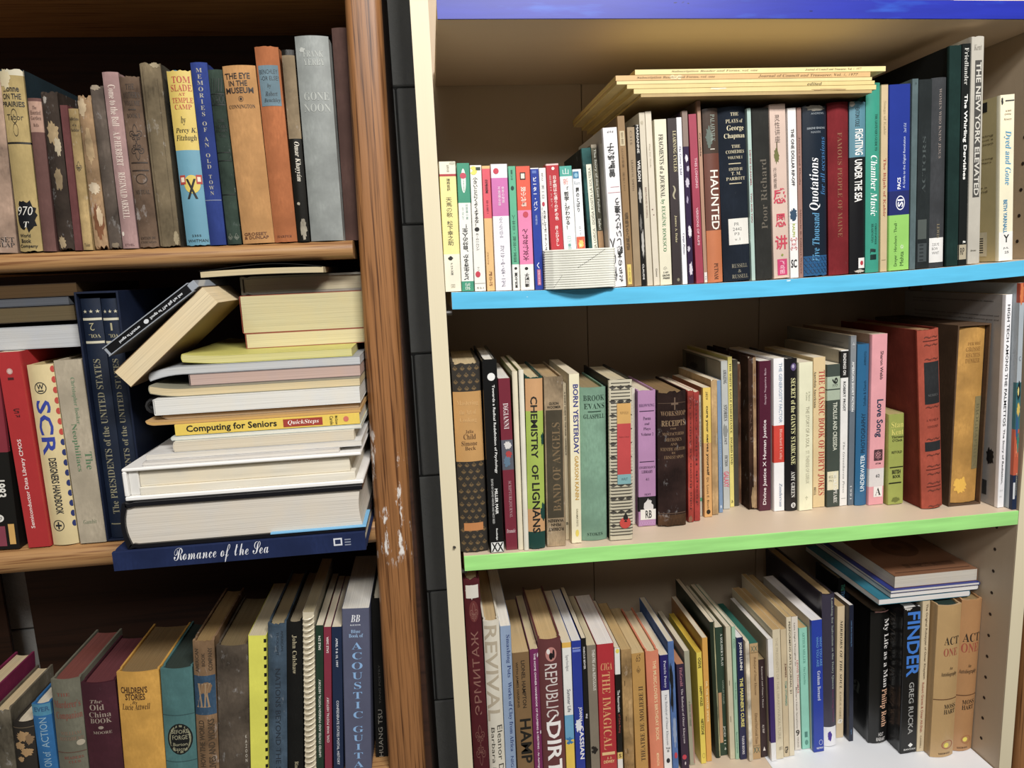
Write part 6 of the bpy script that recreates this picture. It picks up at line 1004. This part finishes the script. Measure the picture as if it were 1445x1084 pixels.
# ------------------------------------------------------------------ ribbed white roll in front of the pocket paperbacks
rb = empty('ribbed_roll', 'white horizontally ribbed paper roll standing in front of the pocket paperbacks', 'paper roll')
zb_ = ZS['B1'](.155)+.0009; Hh = .0445; nr = 17
plan = [(.1185, .026), (.1140, .006), (.1145, -.002), (.1225, -.0075)]
for i in range(13):
    f = i/12; plan.append((.1235+.0705*f, -.0080-.0085*math.sin(math.pi*min(1, f*1.08))**1.3))
plan += [(.1962, -.003), (.1955, .026)]
V = []; m = len(plan); rows_ = []
for k in range(nr):
    for fr, ins in ((.0, .0011), (.28, .0), (.72, .0), (1.0, .0011)): rows_.append((zb_+Hh*(k+fr)/nr, ins))
cx0, cy0 = .155, .012
for z, ins in rows_:
    for x, y in plan:
        q = math.hypot(x-cx0, y-cy0); V.append((x-(x-cx0)/q*ins, y-(y-cy0)/q*ins, z))
F = [(k*m+i, k*m+i+1, (k+1)*m+i+1, (k+1)*m+i) for k in range(len(rows_)-1) for i in range(m-1)]
F += [(k*m+m-1, k*m, (k+1)*m, (k+1)*m+m-1) for k in range(len(rows_)-1)]
F += [tuple(range(m))[::-1], tuple((len(rows_)-1)*m+i for i in range(m))]
me = mesh('ribbed_band', V, F); fixn(me); link('ribbed_band', me, plain('ribbed_paper', '#dcdcd2', .55), rb)
def plan_y(x): return float(np.interp(x, [p[0] for p in plan[3:17]], [p[1] for p in plan[3:17]]))
V, F = [], []
for (xa, za, xb_, zb2, n) in ((.150, .53, .184, .97, 15), (.1235, .06, .1330, .36, 7)):
    for i in range(n):
        f0, f1 = i/n, (i+.62)/n
        x_0, x_1 = xa+(xb_-xa)*f0, xa+(xb_-xa)*f1; z_0, z_1 = zb_+Hh*(za+(zb2-za)*f0), zb_+Hh*(za+(zb2-za)*f1); o_ = len(V)
        V += [(x_0, plan_y(x_0)-.0003, z_0), (x_1, plan_y(x_1)-.0003, z_1), (x_1, plan_y(x_1)-.0003, z_1+.0006), (x_0, plan_y(x_0)-.0003, z_0+.0006)]; F.append((o_, o_+1, o_+2, o_+3))
mk = link('pencil_mark', mesh('pencil_mark', V, F), cover_mat('#3c3c38', 'k'), rb); mk['kind'] = 'stuff'
# ------------------------------------------------------------------ pile lying on the black and tan books, lowest maple shelf
GB = 'books lying on top of the upright black and tan books'
b3 = [e for e in SOL['B3'] if e['x'] > .60 and e['Y'] < .1]; base = max(e['zt'] for e in b3)+.0012
z = base
XS = [(1241, 1370), (1257, 1388), (1257.5, 1387), (1262, 1383)]
for n_, (lab, x0, x1, t, Y, dep, kind, colr, pg, yw, kk) in enumerate((
    ('lower white-edged magazine of the pair under the blue-covered book', .5760, .7060, .0085, .055, .195, 't', '#1c7c94', '#e9e9ea', .0, {}),
    ('upper white-edged magazine of the pair under the blue-covered book', .5895, .7265, .0078, .055, .195, 't', '#1a2448', '#eeeeef', .0, {}),
    ('thin book with cobalt blue cover under the brown wood-patterned book', .5900, .7262, .0040, .053, .2, 'p', '#25378c', '#e4e2e0', .0, {}),
    ('thick paperback with brown wood-patterned cover on top of the pile, lowest visible maple shelf', .5945, .7215, .0180, .058, .2, 'p', '#8a5c3c', '#cfcac0', .0, dict(side_items=[('@', .35, .72, .26, .74, '#6c452c'), ('@', .42, .65, .34, .66, '#7c5234'), ('@', .48, .59, .42, .58, '#6c452c'), ('b|THE COMPLETE DRAMATISTS', .84, .90, .25, .85, 'H', '#3a2418'), ('#', .02, .035, .05, .95, '#5c3c28'), ('#', .95, .96, .05, .95, '#5c3c28')])))):
    x0 = float(at(XS[n_][0], 835, Y)[0]); x1 = min(float(at(XS[n_][1], 825, Y)[0]), WI-.002)
    lying(lab, x0, x1, z, z+t, Y, dep, kind, colr, 'right', 'book' if 'magazine' not in lab else 'magazine', GB, 'book' if 'magazine' not in lab else 'magazine', seed=3, pages=pg, style='g', **kk)
    z += t+.0003
# ------------------------------------------------------------------ things on the dark blue shelf, just inside the top of the picture
GT = 'papers and books lying on the dark blue shelf'
for n, (a, b_, t, colr, lab) in enumerate(((.016, .040, .018, '#e6c8a8', 'peach book edge at the left end of the dark blue shelf'), (.042, .300, .020, '#ecebe6', 'long white paper stack on the left of the dark blue shelf'), (.305, .500, .020, '#e8e6e2', 'white paper stack in the middle of the dark blue shelf'), (.505, .600, .018, '#5a5a5c', 'dark grey book on the dark blue shelf'), (.604, .728, .020, '#e4cfb4', 'peach tan book at the right end of the dark blue shelf'))):
    zz = max(ZS['B0'](a), ZS['B0'](b_), ZS['B0']((a+b_)/2))+.0003
    lying(lab, a, b_, zz, zz+t, .004, .2, 'p', colr, 'front', 'book' if 'book' in lab else 'paper', GT, 'book' if 'book' in lab else 'paper_stack', seed=n)
# ------------------------------------------------------------------ edge of a third bookcase beyond the pale one
tc = empty('bookcase', 'brown wooden bookcase edge at the lower right picture border', 'bookcase')
X3 = float(at(1436, 1084, .0)[0])
link('front_post', post(X3, X3+.04, X3, X3+.04, .95, FLOOR, .022), oak_v, tc, smooth=True)
box('side_panel', X3+.012, X3+.030, .022, .285, FLOOR, .95, oak_d, tc)
